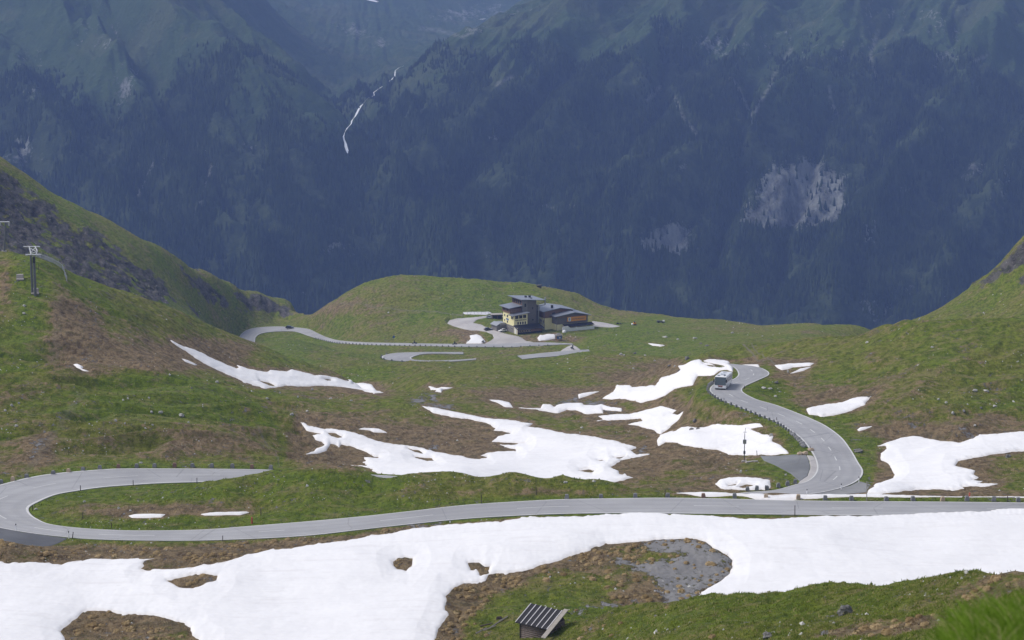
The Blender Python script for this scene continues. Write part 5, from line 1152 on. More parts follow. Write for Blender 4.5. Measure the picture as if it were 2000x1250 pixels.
def make_rider(loc, rz, lab1, lab2, sc=1.0, jacket='leather'):
    m = thing('motorcycle', lab1, 'motorcycle', loc, rz, scale=sc)
    for y, nm in ((-.72, 'wheel'), (.72, 'wheel')):
        w0 = MB().rod((-.07, y, .31), (.07, y, .31), .31, n=18).build(nm, M['rubber'], m); MB().rod((-.08, y, .31), (.08, y, .31), .16, n=12).build('rim', M['steel'], w0)
    MB().add([(-.14, -.45, .62), (.14, -.45, .62), (.16, .2, .66), (-.16, .2, .66), (-.12, -.40, .92), (.12, -.40, .92), (.14, .1, .86), (-.14, .1, .86)], [(3, 2, 1, 0), (4, 5, 6, 7), (0, 1, 5, 4), (1, 2, 6, 5), (2, 3, 7, 6), (3, 0, 4, 7)]).build('tank', M['dark'], m, bevel=.03)
    MB().box(-.14, .14, .1, .85, .70, .80).build('seat', M['leather'], m, bevel=.03)
    MB().box(-.18, .18, -.3, .35, .28, .62).build('engine', M['darksteel'], m, bevel=.04)
    MB().rod((0, -.72, .31), (0, -.45, .95), .05).rod((-.35, -.42, 1.02), (.35, -.42, 1.02), .025).build('fork', M['steel'], m)
    MB().blob((0, -.60, .88), (.12, .10, .12), 2, 2, 0).build('headlight', M['lamp'], m, smooth=True)
    MB().box(-.42, -.2, .55, .95, .45, .8).box(.2, .42, .55, .95, .45, .8).build('pannier', M['dark'], m, bevel=.03)
    # rider: one continuous skinned body
    r = thing('person', lab2, 'person', loc, rz, scale=sc)
    me = bpy.data.meshes.new('body')
    J = dict(pelvis=(0, .25, .90), spine=(0, .16, 1.15), chest=(0, .04, 1.36), neck=(0, -.02, 1.52), head=(0, -.05, 1.60),
             shL=(-.19, .02, 1.42), elL=(-.30, -.14, 1.20), haL=(-.32, -.40, 1.06), shR=(.19, .02, 1.42), elR=(.30, -.14, 1.20), haR=(.32, -.40, 1.06),
             hiL=(-.12, .20, .86), knL=(-.25, -.20, .74), anL=(-.24, .06, .36), toL=(-.24, -.08, .28), hiR=(.12, .20, .86), knR=(.25, -.20, .74), anR=(.24, .06, .36), toR=(.24, -.08, .28))
    R_ = dict(pelvis=.15, spine=.15, chest=.17, neck=.06, head=.07, shL=.08, elL=.055, haL=.045, shR=.08, elR=.055, haR=.045, hiL=.10, knL=.075, anL=.055, toL=.05, hiR=.10, knR=.075, anR=.055, toR=.05)
    ks = list(J); E = [('pelvis', 'spine'), ('spine', 'chest'), ('chest', 'neck'), ('neck', 'head'), ('chest', 'shL'), ('shL', 'elL'), ('elL', 'haL'), ('chest', 'shR'), ('shR', 'elR'), ('elR', 'haR'),
                       ('pelvis', 'hiL'), ('hiL', 'knL'), ('knL', 'anL'), ('anL', 'toL'), ('pelvis', 'hiR'), ('hiR', 'knR'), ('knR', 'anR'), ('anR', 'toR')]
    me.from_pydata([J[k] for k in ks], [(ks.index(a), ks.index(b)) for a, b in E], [])
    o = link('body', me, M[jacket], r); md = o.modifiers.new('skin', 'SKIN')
    for i, k in enumerate(ks): me.skin_vertices[0].data[i].radius = (R_[k],) * 2; me.skin_vertices[0].data[i].use_root = (k == 'pelvis')
    o.modifiers.new('sub', 'SUBSURF').levels = 1
    hm = MB().blob((0, -.07, 1.70), (.135, .155, .155), 5, 3, 0).build('helmet', M['dark'], r, smooth=True)
    MB().box(-.10, .10, -.235, -.19, 1.66, 1.74).build('visor', M['glass'], hm)
    return m, r
def on_valley(u, v, z=None):
    h = T((u, v), lo=700, hi=1200); return h + Vector((0, 0, .2))
make_rider(on_valley(809.5, 672.6), math.radians(-85), 'motorcycle on the far road ahead of another one', 'person in black on the leading motorcycle of the far road', 1.1)
make_rider(on_valley(888, 674.2), math.radians(-85), 'motorcycle following on the far road near the hotel drive', 'person in black on the following motorcycle near the hotel drive', 1.1)
make_rider(T((1118.5, 683), lo=800, hi=960) + Vector((0, 0, .06)), math.radians(25), 'motorcycle leaning through the pointed bend below the hotel', 'person in black on the motorcycle in the pointed bend', 1.25)

p = T((1291, 631)); tl_ = thing('trailer', 'dark loaded trailer parked on the green meadow right of the hotel', 'trailer', p, .05)
MB().box(-2.3, 2.1, -.8, .8, .45, .75).rod((-3.1, 0, .5), (-2.3, 0, .5), .07).build('bed', M['dark'], tl_)
MB().box(-2.1, -.6, -.7, .7, .75, 1.35).box(-.3, .7, -.6, .6, .75, 1.15).build('load', M['darksteel'], tl_, bevel=.06)
MB().box(.9, 1.9, -.6, .6, .75, 1.5).build('crate', M['white'], tl_, bevel=.05)
for x in (-1.2, .9):
    for s in (-1, 1): MB().rod((x, s * .7, .3), (x, s * .9, .3), .32, n=14).build('wheel', M['rubber'], tl_)
p = T((1238, 635)); sp = thing('snow_blower', 'small orange snow clearing machine on the meadow', 'machine', p, .2)
MB().box(-.3, 1.1, -.5, .5, .4, 1.3).build('body', M['orange'], sp, bevel=.06); MB().box(-.1, .6, -.4, .4, 1.3, 1.9).build('cab', M['glass'], sp, bevel=.04)
MB().box(-1.2, -.4, -.7, .7, .15, .9).build('blower', M['white'], sp, bevel=.06)
for x in (0, .9):
    for s in (-1, 1): MB().rod((x, s * .5, .3), (x, s * .7, .3), .33, n=14).build('wheel', M['rubber'], sp)
p = T((1209, 633)); bx_ = thing('barrel', 'dark barrels end to end by the concrete yard', 'barrel', p)
MB().rod((-1.3, 0, .4), (-.1, 0, .4), .4, n=14).build('drum', M['dark'], bx_); MB().rod((.2, 0, .3), (1.2, .1, .3), .3, n=14).build('drum', M['darksteel'], bx_)

# ------------------------------------------------------------------ kerb stones, posts, poles
def kerb_mesh(seed, w=.30, d=.24, h=.72):
    r = random.Random(seed)
    V = []
    for z, k in ((-.45, 1.15), (.0, 1.08), (h * .6, .98), (h * .9, .86), (h, .60)):
        for sx, sy in ((-1, -1), (1, -1), (1, 1), (-1, 1)): V.append((sx * w * k + r.uniform(-.02, .02), sy * d * k + r.uniform(-.02, .02), z + r.uniform(-.02, .02)))
    Fq = [(3, 2, 1, 0), (16, 17, 18, 19)]
    for l in range(4):
        for q in range(4): Fq.append((l * 4 + q, l * 4 + (q + 1) % 4, l * 4 + 4 + (q + 1) % 4, l * 4 + 4 + q))
    me = bpy.data.meshes.new('guard_stone'); me.from_pydata(V, [], Fq); me.update(); return me
KM = [kerb_mesh(i) for i in range(4)]
M['kerb'] = plain('grey_guard_stone', (.20, .20, .205), .9, var=.4, scale=2.0); M['kerbred'] = plain('reddish_guard_stone', (.24, .15, .115), .9, var=.35, scale=2.0); M['kerbtan'] = plain('tan_guard_stone', (.42, .33, .24), .9, var=.3, scale=2.0)
KV = {}
for q, mm_ in (('grey', 'kerb'), ('red', 'kerbred'), ('tan', 'kerbtan')):
    KV[q] = []
    for m0 in KM:
        m1 = m0.copy(); m1.materials.append(M[mm_]); KV[q].append(m1)
def guard(loc, lab, grp, col='grey', sc=1.0, rz=0):
    o = bpy.data.objects.new('guard_stone', random.choice(KV[col])); COL.objects.link(o); o.location = loc; o.rotation_euler = (random.uniform(-.05, .05), random.uniform(-.06, .06), rz + random.uniform(-.15, .15)); o.scale = (sc, sc, sc * random.uniform(.9, 1.1))
    return tag(o, lab, 'guard stone', grp)
G1 = 'guard stones along the far verge of the lower road'
seq = [(1107,975,'grey'),(1174,973,'grey'),(1241,971.5,'grey'),(1304,971,'grey'),(1374,971.8,'red'),(1435,972.5,'grey'),(1496,973,'tan'),(1559,974.5,'tan'),(1611.6,976.3,'grey'),(1663,977.2,'grey'),(1731,978.2,'grey'),(1783,978,'grey'),(1841,978.4,'tan'),(1888.6,978.4,'grey'),(1941,979,'grey'),(1988.6,979.5,'grey')]
marks = ['short grey guard stone just left of the tan marker verge, first of the straight', 'pale grey guard stone second from the left on the straight', 'low dark guard stone on the grassy verge left of the thin post', 'dark rounded guard stone right beside the thin brown post',
 'reddish guard stone in front of the thin snow ribbon', 'dark grey guard stone right of the reddish one, before the snow ribbon', 'pinkish tan guard stone below the small snow mound', 'narrow tan guard stone where the road bend meets the ribbon of snow',
 'tall dark guard stone under the outside of the road bend', 'pale grey guard stone between the dark one and the tall pole', 'grey guard stone just right of the tall thin pole', 'small light guard stone with a chipped foot', 'yellowish tan guard stone under the right snow field', 'greenish grey guard stone beside the red and white marker', 'dark guard stone at the left end of the low rail', 'grey guard stone at the right end of the low rail']
for (u, v, c_), lb in zip(seq, marks): guard(T((u, v), lo=280, hi=330), lb, G1, c_)
G2 = 'guard stones along the outer edge of the hairpin arm'
for k, (u, v, c_) in enumerate([(2,945,'grey'),(25,940.5,'tan'),(52,934,'grey'),(104,927.5,'grey'),(134,923.5,'tan'),(162,920.5,'grey'),(195,918,'grey'),(231,915.2,'red'),(267,914,'grey'),(302,913.6,'grey'),(341,913.2,'red'),(376,913.4,'grey'),(414,914,'grey'),(454,914.6,'grey'),(492,915.4,'red'),(529,917,'grey')]):
    lb = {'red': 'reddish', 'tan': 'pale tan', 'grey': 'grey'}[c_]
    guard(T((u, v - .6), lo=300, hi=345), f'{lb} guard stone behind the hairpin arm, {["first","second","third","fourth","fifth","sixth","seventh","eighth","ninth","tenth","eleventh","twelfth","thirteenth","fourteenth","second last","last"][k]} from the left', G2, c_)
G3 = 'guard stones edging the road bend below the coach'
def edge_points(nm, s0, s1, step, side, off):
    R = ROADW[nm]; c = (R[:, 0:2] + R[:, 2:4]) / 2; s = np.r_[0, np.cumsum(np.hypot(*np.diff(c, axis=0).T))]; out = []
    for q in np.arange(s0, s1, step):
        r = [np.interp(q, s, R[:, k]) for k in range(5)]; A, B = Vector((r[0], r[1])), Vector((r[2], r[3])); d = (A - B).normalized()
        P_ = A + d * off if side == 'A' else B - d * off
        out.append((Vector((P_.x, P_.y, ground(P_.x, P_.y))), math.atan2(d.y, d.x)))
    return out
s0, s1 = road_s('lower_road', 1545, 848), road_s('lower_road', 1420, 757)
for p, rz in edge_points('lower_road', s0, s1, 1.95, 'A', .45): guard(p, 'small grey guard stone in the close row below the coach', G3, 'grey', .72, rz)
for p, rz in edge_points('lower_road', s1, road_s('lower_road', 1424, 748), 1.2, 'A', .5): guard(p, 'tall rough guard stone clustered left of the coach', 'guard stones clustered left of the coach', 'grey', .95, rz)
for u, v, lb in ((1460,958.8,'tiny half hidden guard stone left of the bend kerb row'),(1478,957.5,'grey guard stone at the left of the curved row under the small snow mound'),(1498,956.2,'grey guard stone against the right edge of the small snow mound'),(1520,952,'grey guard stone on green grass just right of the small snow mound'),(1538,948.2,'squat guard stone in the middle of the green curve'),(1553,944.6,'last guard stone of the curve beside the parking bay')):
    guard(T((u, v), lo=300, hi=345), lb, 'guard stones on the inside of the lower bend', 'grey')
index_kids()
for p, rz in edge_points('valley_road', road_s('valley_road', 602, 655), road_s('valley_road', 1075, 674), 4.3, 'B', .6): guard(p, 'tiny dark guard stone in the evenly spaced row below the hotel road', 'guard stones below the far hotel road', 'grey', 1.0, rz)
for p, rz in edge_points('hairpin_road', road_s('hairpin_road', 760, 692), road_s('hairpin_road', 890, 706), 3.4, 'A', .5): guard(p, 'tiny dark guard stone round the small far hairpin', 'guard stones round the small far hairpin', 'grey', 1.0, rz)
# thin posts
def post(u0, v0, u1, v1, lab, mat='darktimber', r=.06, lo=100, hi=600, cat='post', name='marker_post', grp='thin marker posts'):
    """base pixel (u1, v1), top pixel (u0, v0)"""
    b = T((u1, v1), lo=lo, hi=hi); a, e = px2ae(u0, v0); top = Vector((a * b.y, b.y, -e * b.y))
    o = MB().rod(Vector((0, 0, -.4)), top - b, r, r * .85, 6).build(name, M[mat]); o.location = b; return tag(o, lab, cat, grp)
for q in [(157,948,157,958.5,'thin dark post on the grass edge inside the hairpin arm, left one'),(260,938,260,949,'thin dark post on the grass edge inside the hairpin arm, middle one'),(384.6,933,384.6,944.5,'thin dark post where the grass cuts into the hairpin arm'),
          (63.6,986,63.6,998,'thin dark post at the inner tip of the hairpin'),(161.6,1000,161.6,1013,'brown post in the hollow inside the hairpin'),(217.6,1021,217.6,1031,'short dark post on the inner verge of the hairpin'),(509.6,993,509.6,1006.5,'dark post right of the flat snow scraps'),
          (435,1046,435,1056.5,'short dark post on the near verge under the hairpin road'),(143,1039,140.5,1051.5,'leaning dark post beside the white delineator'),(940,966,940,985,'tall thin brown post on the verge of the middle road'),(1047,951,1048,966,'rusty post standing on the brown grass'),
          (1299,956,1299,971,'thin brown post beside the dark rounded guard stone'),(1552.6,987,1552.6,1006.5,'dark post on the near edge of the straight road'),(1968,968,1968,981,'dark post in the middle of the low rail'),(1693,940,1693,978,'tall pale pole beside the dark gravel apron'),
          (1454,753,1454,760,'thin dark post inside the bend right of the coach'),(1590,812,1590,820,'thin dark post under the leaf shaped snow patch'),(1582,871,1582,881,'thin post at the corner of the parking bay'),(1478,880,1479,890,'dark post standing in the snow right of the mast'),
          (415.5,887,415.5,892,'tiny dark post on the slope above the hairpin arm'),(1414,777,1414,784,'thin post in the close guard stone row'),(1495,948,1495,958,'thin dark post on the small snow mound'),(1517,815,1517,821,'thin post near the middle of the close guard stone row')]:
    post(*q, mat='oldwood' if 'pale' in q[4] else 'darktimber', r=.07)
def delineator(u0, v0, u1, v1, lab):
    b = T((u1, v1), lo=240, hi=345); h = (v1 - v0) / F * b.y * 1.02
    d = thing('delineator', lab, 'road marker post', b, 0, 'white road delineators')
    MB().rod((0, 0, -.3), (0, 0, h * .78), .075, .065).build('stem', M['white'], d); MB().rod((0, 0, h * .78), (0, 0, h), .08, .06).build('cap', M['dark'], d)
for q in [(31.4,1022,31.4,1036.5,'white delineator with black cap at the edge of the dark lay-by'),(134.5,1036,134.5,1052,'white delineator beside the leaning dark post'),(1576,955,1576,965,'white delineator at the bottom of the road bend'),(1643,944,1643,956,'white delineator on the outer curve of the bend'),(1677.5,930,1677.5,942.5,'white delineator at the sharpest point of the outer curve'),(879,1015,879,1021,'small delineator where the snow meets the road')]: delineator(*q)
post(492,1010,492,1022.5,'red topped stone post on the green verge inside the hairpin','red',.16,name='marker_stone',cat='marker stone')
post(1894,962,1893,970,'small red and white marker behind the verge','red',.14,name='hazard_marker',cat='marker')
p = T((1962, 978)); rr_ = thing('low_rail', 'low wooden rail between two guard stones on the verge', 'rail', p, 0)
MB().box(-1.9, 1.5, -.05, .05, .42, .55).build('bar', M['oldwood'], rr_); MB().box(-1.8, -1.68, -.06, .06, -.4, .5).box(1.3, 1.42, -.06, .06, -.4, .5).build('leg', M['oldwood'], rr_)
# measuring mast
p = T((1453.5, 901), lo=320, hi=380); s_ = p.y / F; ms = thing('measuring_mast', 'tall thin mast with two grey boxes in front of the snow', 'mast', p)
MB().rod((0, 0, -.3), (0, 0, 5.0), .09, .06).rod((0, 0, 5.0), (.12, 0, 6.1), .035).build('pole', M['darksteel'], ms); MB().box(-.3, .3, -.2, .1, 3.2, 3.95).build('instrument_box', M['steel'], ms, bevel=.03)
MB().box(-.18, .18, -.2, .1, 1.35, 1.9).build('instrument_box', M['darksteel'], ms, bevel=.03); MB().box(-.45, .45, -.3, .3, -.4, .12).build('footing', M['concrete'], ms)
MB().rod((-.3, 0, 5.3), (.35, 0, 5.3), .03).build('crossarm', M['darksteel'], ms)
p = T((1468, 902), lo=320, hi=380); o = MB().box(-1.2, .1, -.25, .25, -.3, .16, Matrix.Rotation(.5, 4, 'Z')).box(0, 1.1, -.2, .2, -.3, .2).build('concrete_step', M['concrete']); o.location = p; tag(o, 'pale angled concrete kerb lying beside the mast', 'kerb')
# blue sign on the far road
p = T((769, 665.5), lo=900, hi=1060); sg = thing('road_sign', 'small blue sign on a post above the far road', 'sign', p)
MB().rod((0, 0, -.4), (0, 0, 2.3), .07).build('post', M['darksteel'], sg); MB().box(-.5, .5, -.06, .0, 1.3, 2.6).build('plate', M['bluep'], sg)

# ------------------------------------------------------------------ ski lift
def pylon_a():
    p = T((68, 578), lo=430, hi=520); k = p.y / F
    t = thing('lift_pylon', 'two legged grey lift pylon with a truss head on the green hilltop', 'pylon', p)
    MB().rod((-.95, 1.6, -.5), (-.95, 1.6, 10.6), .28, .24, 10).build('leg', M['darksteel'], t); MB().rod((.15, 0, -1.5), (.15, 0, 9.6), .34, .30, 10).build('leg', M['darksteel'], t)
    MB().rod((-2.6, 1.6, 11.7), (1.3, 1.6, 11.7), .13).rod((-1.8, 0, 10.0), (1.9, 0, 10.0), .15).rod((-1.2, 1.6, 11.7), (-.45, 0, 10.1), .15).rod((.2, 1.6, 11.7), (.95, .5, 10.8), .14).rod((.95, .5, 10.8), (.75, 0, 10.0), .14).rod((-1.0, 1.4, 11.4), (.7, .3, 10.7), .08).rod((.3, 1.5, 11.5), (-.5, .3, 10.5), .08).rod((-.5, .1, 10.3), (.9, .4, 10.6), .08).build('truss_head', M['liftgrey'], t)
    for x in (-1.5, 1.2): MB().box(x - .35, x + .35, -.2, .2, 9.75, 9.98).build('sheave', M['steel'], t, bevel=.03)
    MB().box(-.12, .42, -.3, .3, 8.0, 9.4).build('ladder_cage', M['dark'], t)
    MB().box(-1.6, -.3, 1.0, 2.2, -1, .2).build('footing', M['concrete'], t)
    for pp, lb in (((39, 545), 'stacked concrete lift anchor blocks left of the pylon'), ((68.5, 572.5), 'lower concrete lift block below the pylon foot')):
        q = T(pp, lo=430, hi=520); c = thing('anchor_block', lb, 'concrete block', q, .1)
        MB().box(-.85, .75, 0, .9, -.6, 1.1).build('block', M['concrete'], c, bevel=.03); MB().box(-.7, .9, -1.0, -.1, -1.2, .0).build('block', M['stone'], c, bevel=.03); MB().box(-.8, 1.0, -1.1, -.05, -.02, .14).build('slab', M['concrete'], c)
    q = T((9, 492.5), lo=430, hi=560); t2 = thing('lift_pylon', 'single T shaped lift pylon behind the hilltop at the left edge', 'pylon', q + Vector((0, 1, 0)))
    MB().rod((-.5, 0, -1.5), (.35, 0, 7.6), .26, .20, 10).build('leg', M['darksteel'], t2); MB().rod((-1.2, 0, 7.7), (1.35, 0, 7.7), .16).build('crossarm', M['liftgrey'], t2)
    for x in (-1.1, 1.2): MB().box(x - .25, x + .25, -.15, .15, 6.7, 7.6).build('sheave', M['steel'], t2, bevel=.04)
    MB().box(-1.0, .2, -.5, .5, -.5, .2).build('footing', M['concrete'], t2)
pylon_a()
# curved snow fence
pts = [(71,495),(82,497.5),(93,503),(104,509),(114,517),(121,525),(125.5,532),(126,537),(129,545),(131,551)]
W3 = [T((u, v), lo=430, hi=560) for u, v in pts]
fc = thing('snow_fence', 'long curved grey slatted fence along the hilltop', 'fence', W3[4])
m = MB()
for i in range(len(W3) - 1):
    a, b = W3[i] - W3[4], W3[i + 1] - W3[4]; n = max(2, int((b - a).length / .28))
    for k in range(n):
        c = a.lerp(b, k / n); m.box(c.x - .06, c.x + .06, c.y - .02, c.y + .02, c.z - .1, c.z + 1.25)
    for h_ in (.35, 1.0):
        m.rod(a + Vector((0, .05, h_)), b + Vector((0, .05, h_)), .035, n=5)
m.build('slats', M['liftgrey'], fc)
for i, q in enumerate(W3):
    c = q - W3[4]; MB().rod(c + Vector((0, .1, -.6)), c + Vector((0, .1, 1.75)), .07, n=6).build('post', M['oldwood'], fc)
for q in [(30.5,502,30.5,508,'thin pole on the green hilltop left of the pylon'),(75,515,75.5,531,'thin dark pole right of the two legged pylon'),(74,479,74,488,'short pole at the top end of the curved fence')]: post(*q, lo=430, hi=560, r=.05)

# ------------------------------------------------------------------ the hut at the bottom
g0 = T((1040, 1249), lo=205, hi=245)
hz = g0.z
a_, e_ = px2ae(1036.5, 1178.5); yR = -(hz + 3.05) / e_ ; R0 = Vector((a_ * yR, yR, hz + 3.05))
rd = Vector((.812, -.584, 0)); nd = Vector((-.584, -.812, 0)); RL = 4.55; HW = 3.1
hut = thing('hut', 'small dark log hut with a black battened roof at the lower edge', 'hut', Vector((R0.x, R0.y, hz)))
def hp(r, n, z): return rd * r + nd * n + Vector((0, 0, z))
def slab(m, r0, r1, n0, z0, n1, z1, th):
    V = [hp(r0, n0, z0), hp(r1, n0, z0), hp(r1, n1, z1), hp(r0, n1, z1)]; V = V + [p - Vector((0, 0, th)) for p in V]
    return m.add(V, [(0, 1, 2, 3), (7, 6, 5, 4), (0, 4, 5, 1), (1, 5, 6, 2), (2, 6, 7, 3), (3, 7, 4, 0)])
ZR_, ZE = 3.05, 1.62
slab(slab(MB(), 0, RL, -.0, ZR_, HW, ZE, .10), 0, RL, -.02, ZR_, -1.6, ZR_ - .74, .10).build('roof', M['roofd'], hut)
m = MB()
for k in range(7):
    r = .04 + (RL - .08) * k / 6.0
    slab(m, r - .045, r + .045, -.0, ZR_ + .06, HW + .05, ZE + .06, .06)
m.build('roof_battens', plain('pale_batten', (.55, .53, .56), .8, var=.2), hut)
m = MB(); slab(m, RL + .02, RL + .62, -.35, ZR_ + .16, HW + 1.3, ZE - .55, .10); m.build('barge_board', M['oldwood'], hut)
m = MB()
for k in range(9):      # logs
    z = -.5 + k * .24
    m.rod(hp(.5, HW - .45, z), hp(RL - .5, HW - .45, z), .13, n=8); m.rod(hp(RL - .5, -1.1, z), hp(RL - .5, HW - .45, z), .13, n=8); m.rod(hp(.5, -1.1, z), hp(.5, HW - .45, z), .13, n=8); m.rod(hp(.5, -1.1, z), hp(RL - .5, -1.1, z), .13, n=8)
m.build('log_wall', plain('grey_log', (.17, .135, .12), .9, var=.5, scale=4), hut, smooth=True)
for r in (.45, RL - .5):
    MB().rod(hp(r, HW - .38, -.6), hp(r, HW - .38, 1.75), .12, n=6).build('corner_post', M['darktimber'], hut)
m = MB(); V = [hp(RL - .42, HW - .5, 1.5), hp(RL - .42, 0, 2.9), hp(RL - .42, -1.1, 1.5), hp(RL - .56, HW - .5, 1.5), hp(RL - .56, 0, 2.9), hp(RL - .56, -1.1, 1.5)]
m.add(V, [(0, 1, 2), (5, 4, 3), (0, 3, 4, 1), (1, 4, 5, 2), (2, 5, 3, 0)]).build('gable', M['darktimber'], hut)
# boards lying left of the hut
for k, (u0, v0, u1, v1, lb) in enumerate([(958,1226,982,1212,'long pale plank lying slanted left of the hut'),(930,1238,950,1228,'broken grey board at the low end of the plank heap'),(975,1214,992,1206,'narrow pale board pointing at the hut'),(938,1224,962,1219,'dark rotten board under the plank heap'),(945,1232,968,1224,'short split board in the middle of the heap')]):
    a, b = T((u0, v0), lo=205, hi=250), T((u1, v1), lo=205, hi=250); c = (a + b) / 2
    d = (b - a); o = MB().rod(a - c + Vector((0, 0, .08)), b - c + Vector((0, 0, .14)), .10, .07, 4).build('plank', M['oldwood'] if 'dark' not in lb else M['darktimber']); o.location = c; tag(o, lb, 'plank', 'weathered planks beside the hut')
o = MB().blob((0, 0, .15), (.35, .25, .22), 9, 2, .3).build('timber_stump', M['darktimber']); o.location = T((975, 1209), lo=205, hi=250); tag(o, 'dark stump end of timber at the top of the plank heap', 'timber')

# ------------------------------------------------------------------ boulders
BO = [(1650,1198,1.0,.75,'d','biggest grey boulder on the green foreground shoulder'),(1498,1246,.75,.5,'d','grey boulder at the bottom edge of the green shoulder'),(1351,843,.85,.75,'d','upright grey boulder on the broad snow patch'),(1363,841,.9,.5,'d','flat grey boulder right of the upright one on the snow'),(1357,824,.8,.65,'d','grey boulder on brown turf above the broad snow patch'),
 (1677,883,1.3,.55,'d','dark culvert boulder at the roadside under the green bank'),(1969,893,.85,.5,'d','grey boulder on the grass tongue inside the right snow field'),(1342,702,.9,.8,'d','dark boulder on the brown bank above the diagonal snow field'),(876.5,910,.45,.3,'d','small dark boulder alone in the big snow field'),(943,669.5,.9,.8,'d','dark boulder on the snow patch by the hotel forecourt'),
 (296,806,.42,.4,'p','round pale rock on the left meadow'),(313.6,806,.65,.38,'p','longer pale rock just right of the round one'),(354,812,1.1,.45,'p','broad grey outcrop on the left meadow'),(226,823,.4,.4,'p','pale rock at the left of the meadow rock line'),(244,828,.3,.3,'p','small pale rock below the meadow rock line'),(298,831,.3,.3,'p','faint grey rock low on the left meadow'),(368,826,.4,.3,'p','greenish pale rock under the broad outcrop'),
 (23,793,.5,.4,'p','pale rock high at the left edge of the meadow'),(10,803,.4,.35,'p','pale rock touching the left edge of the meadow'),(37,788,.4,.3,'p','small pale rock above the left edge pair'),(32,833,.45,.35,'p','pale rock low at the left edge of the meadow'),(87,845,.35,.3,'p','single white rock left of the dirt track'),(424,747,.6,.4,'p','pale rock on the crest of the green hump'),(250,779,.4,.3,'p','small pale rock under the brown hollow'),(291,778,.4,.3,'p','second small rock under the brown hollow'),(374,759,.4,.3,'d','dark rock on the green hump'),
 (47.6,598,.6,.4,'p','pale rock below the lift blocks'),(47,613,.6,.4,'p','pale rock lower down below the lift blocks'),(610,762,.55,.5,'p','pale rock under the long snow strip'),(582,776,.45,.4,'p','small grey rock under the long snow strip'),(547,768,.4,.35,'p','small rock left of the pale one under the snow strip'),(600,804,.6,.3,'p','flat pale rock above the ragged snow field'),(646,779,.6,.3,'p','flat rock on the ridge right of the snow strip end'),(686,783,.5,.3,'p','flat rock at the end of the ridge'),(570,810,.8,.4,'p','rough grey rocks above the ragged snow tip'),(522,779,.5,.35,'p','flat pale rock on the left green ridge'),
 (1694,670,.8,.4,'p','pale rock high on the right hill near its left crest'),(1821,679,.5,.3,'p','pale rock on the upper right hill'),(1796,625,.6,.5,'p','white rock at the foot of the far right slope'),(1833,781,.4,.3,'p','small pale rock on the right slope'),(1848,787,.5,.3,'p','pale flat rock on the right slope'),(1861,808,.6,.45,'p','pale rock beside a darker one on the right slope'),(1883,805,.55,.45,'d','dark rock beside the pale one on the right slope'),(1943,794,.7,.3,'p','long pale rock on the right slope'),(1916,798,.4,.35,'d','grey rock on the right slope'),(1904,764,.9,.35,'p','flat grey slab on the right hillside'),(1925,764,.9,.3,'p','second flat grey slab on the right hillside'),(1904,832,.4,.3,'p','small pale rock above the right snow field'),
 (1213,693.5,.9,.75,'p','large pale rock on the mound below the hotel meadow'),(1219,695,.6,.5,'p','smaller pale rock leaning on the large one'),(1240,691,.8,.5,'d','dark rock on the mound crest'),(1260,695,.7,.5,'p','pale rock at the right end of the mound'),(1279,705,.7,.35,'p','flat pale rock under the mound'),(1237,720,.6,.3,'p','flat pale rock on the green bank'),(1299,659,1.4,.4,'p','broad white rock on the green meadow, first of three'),(1324,663.5,1.0,.4,'p','white rock in the middle of the three on the green meadow'),(1357,661,1.3,.45,'p','white rock at the right of the three on the green meadow'),
 (1369,672,.8,.4,'d','grey rock low on the green meadow'),(1381,676,1.0,.4,'d','dark flat rock low on the green meadow'),(1430,651,.8,.5,'p','pale rock on the upper green meadow'),(1489,657,.4,.35,'p','tiny white rock on the far right meadow'),(1307,715,.7,.4,'d','brown grey rock above the diagonal snow field'),(1318,716,.5,.35,'p','tan rock next to the snow corner'),(1327,725,.7,.3,'d','dark flat rock at the corner of the diagonal snow field'),
 (1325,813,.35,.3,'p','small pale rock on brown turf left of the green verge'),(1506,853,.5,.6,'p','pale upright rock at the edge of the broad snow patch'),(1447,923,.35,.5,'p','small standing stone on the grass under the parking bay'),(1535,928,.4,.25,'p','flat pale stone beside the parking bay'),(1515,775,.6,.3,'p','flat pale slab beside the bend'),(1492,758.5,.9,.3,'p','long flat slab inside the road bend'),(1504,760,.7,.3,'p','second flat slab inside the road bend'),(1516,748,.9,.35,'d','grey slab above the two flat ones'),(1539,727.5,.35,.6,'p','small upright pale stone beside the snow sliver'),
 (946,903,.4,.25,'p','small flat stone on the brown tongue'),(1133,846,.3,.3,'p','white stone on the edge of the big snow field'),(1136,836,.6,.3,'p','pale flat rock on the green rise above the big snow field'),(1102,975,.01,.01,'p',''),(1160,941,.5,.3,'p','pale stone on the crest of the verge mound'),(1105,942.5,.5,.25,'p','flat stone on the verge mound'),(232,994,.4,.3,'p','grey stone on the grass inside the hairpin'),(70,995,.5,.2,'p','flat stone near the inner tip of the hairpin'),(165,981,.3,.3,'p','small round stone inside the hairpin'),(275,905,.5,.25,'p','white stone behind the hairpin arm')]
M['rockp2'] = M['rockp']
for k, (u, v, w_, h_, c_, lb) in enumerate(BO):
    if not lb: continue
    q = hit(u, v, 100, 1200)
    if q is None: print('no rock', u, v); continue
    kk_ = 1.0 if q.y < 700 else 1.35
    o = MB().blob((0, 0, h_ * .28 * kk_), (w_ * .62 * kk_, w_ * .5 * kk_, h_ * .75 * kk_), k + 11, 3, .26, True).build('boulder', M['rockd' if c_ == 'd' else 'rockp']); o.location = q; o.rotation_euler[2] = k * 1.7; tag(o, lb, 'rock', 'boulders and rocks on the turf')
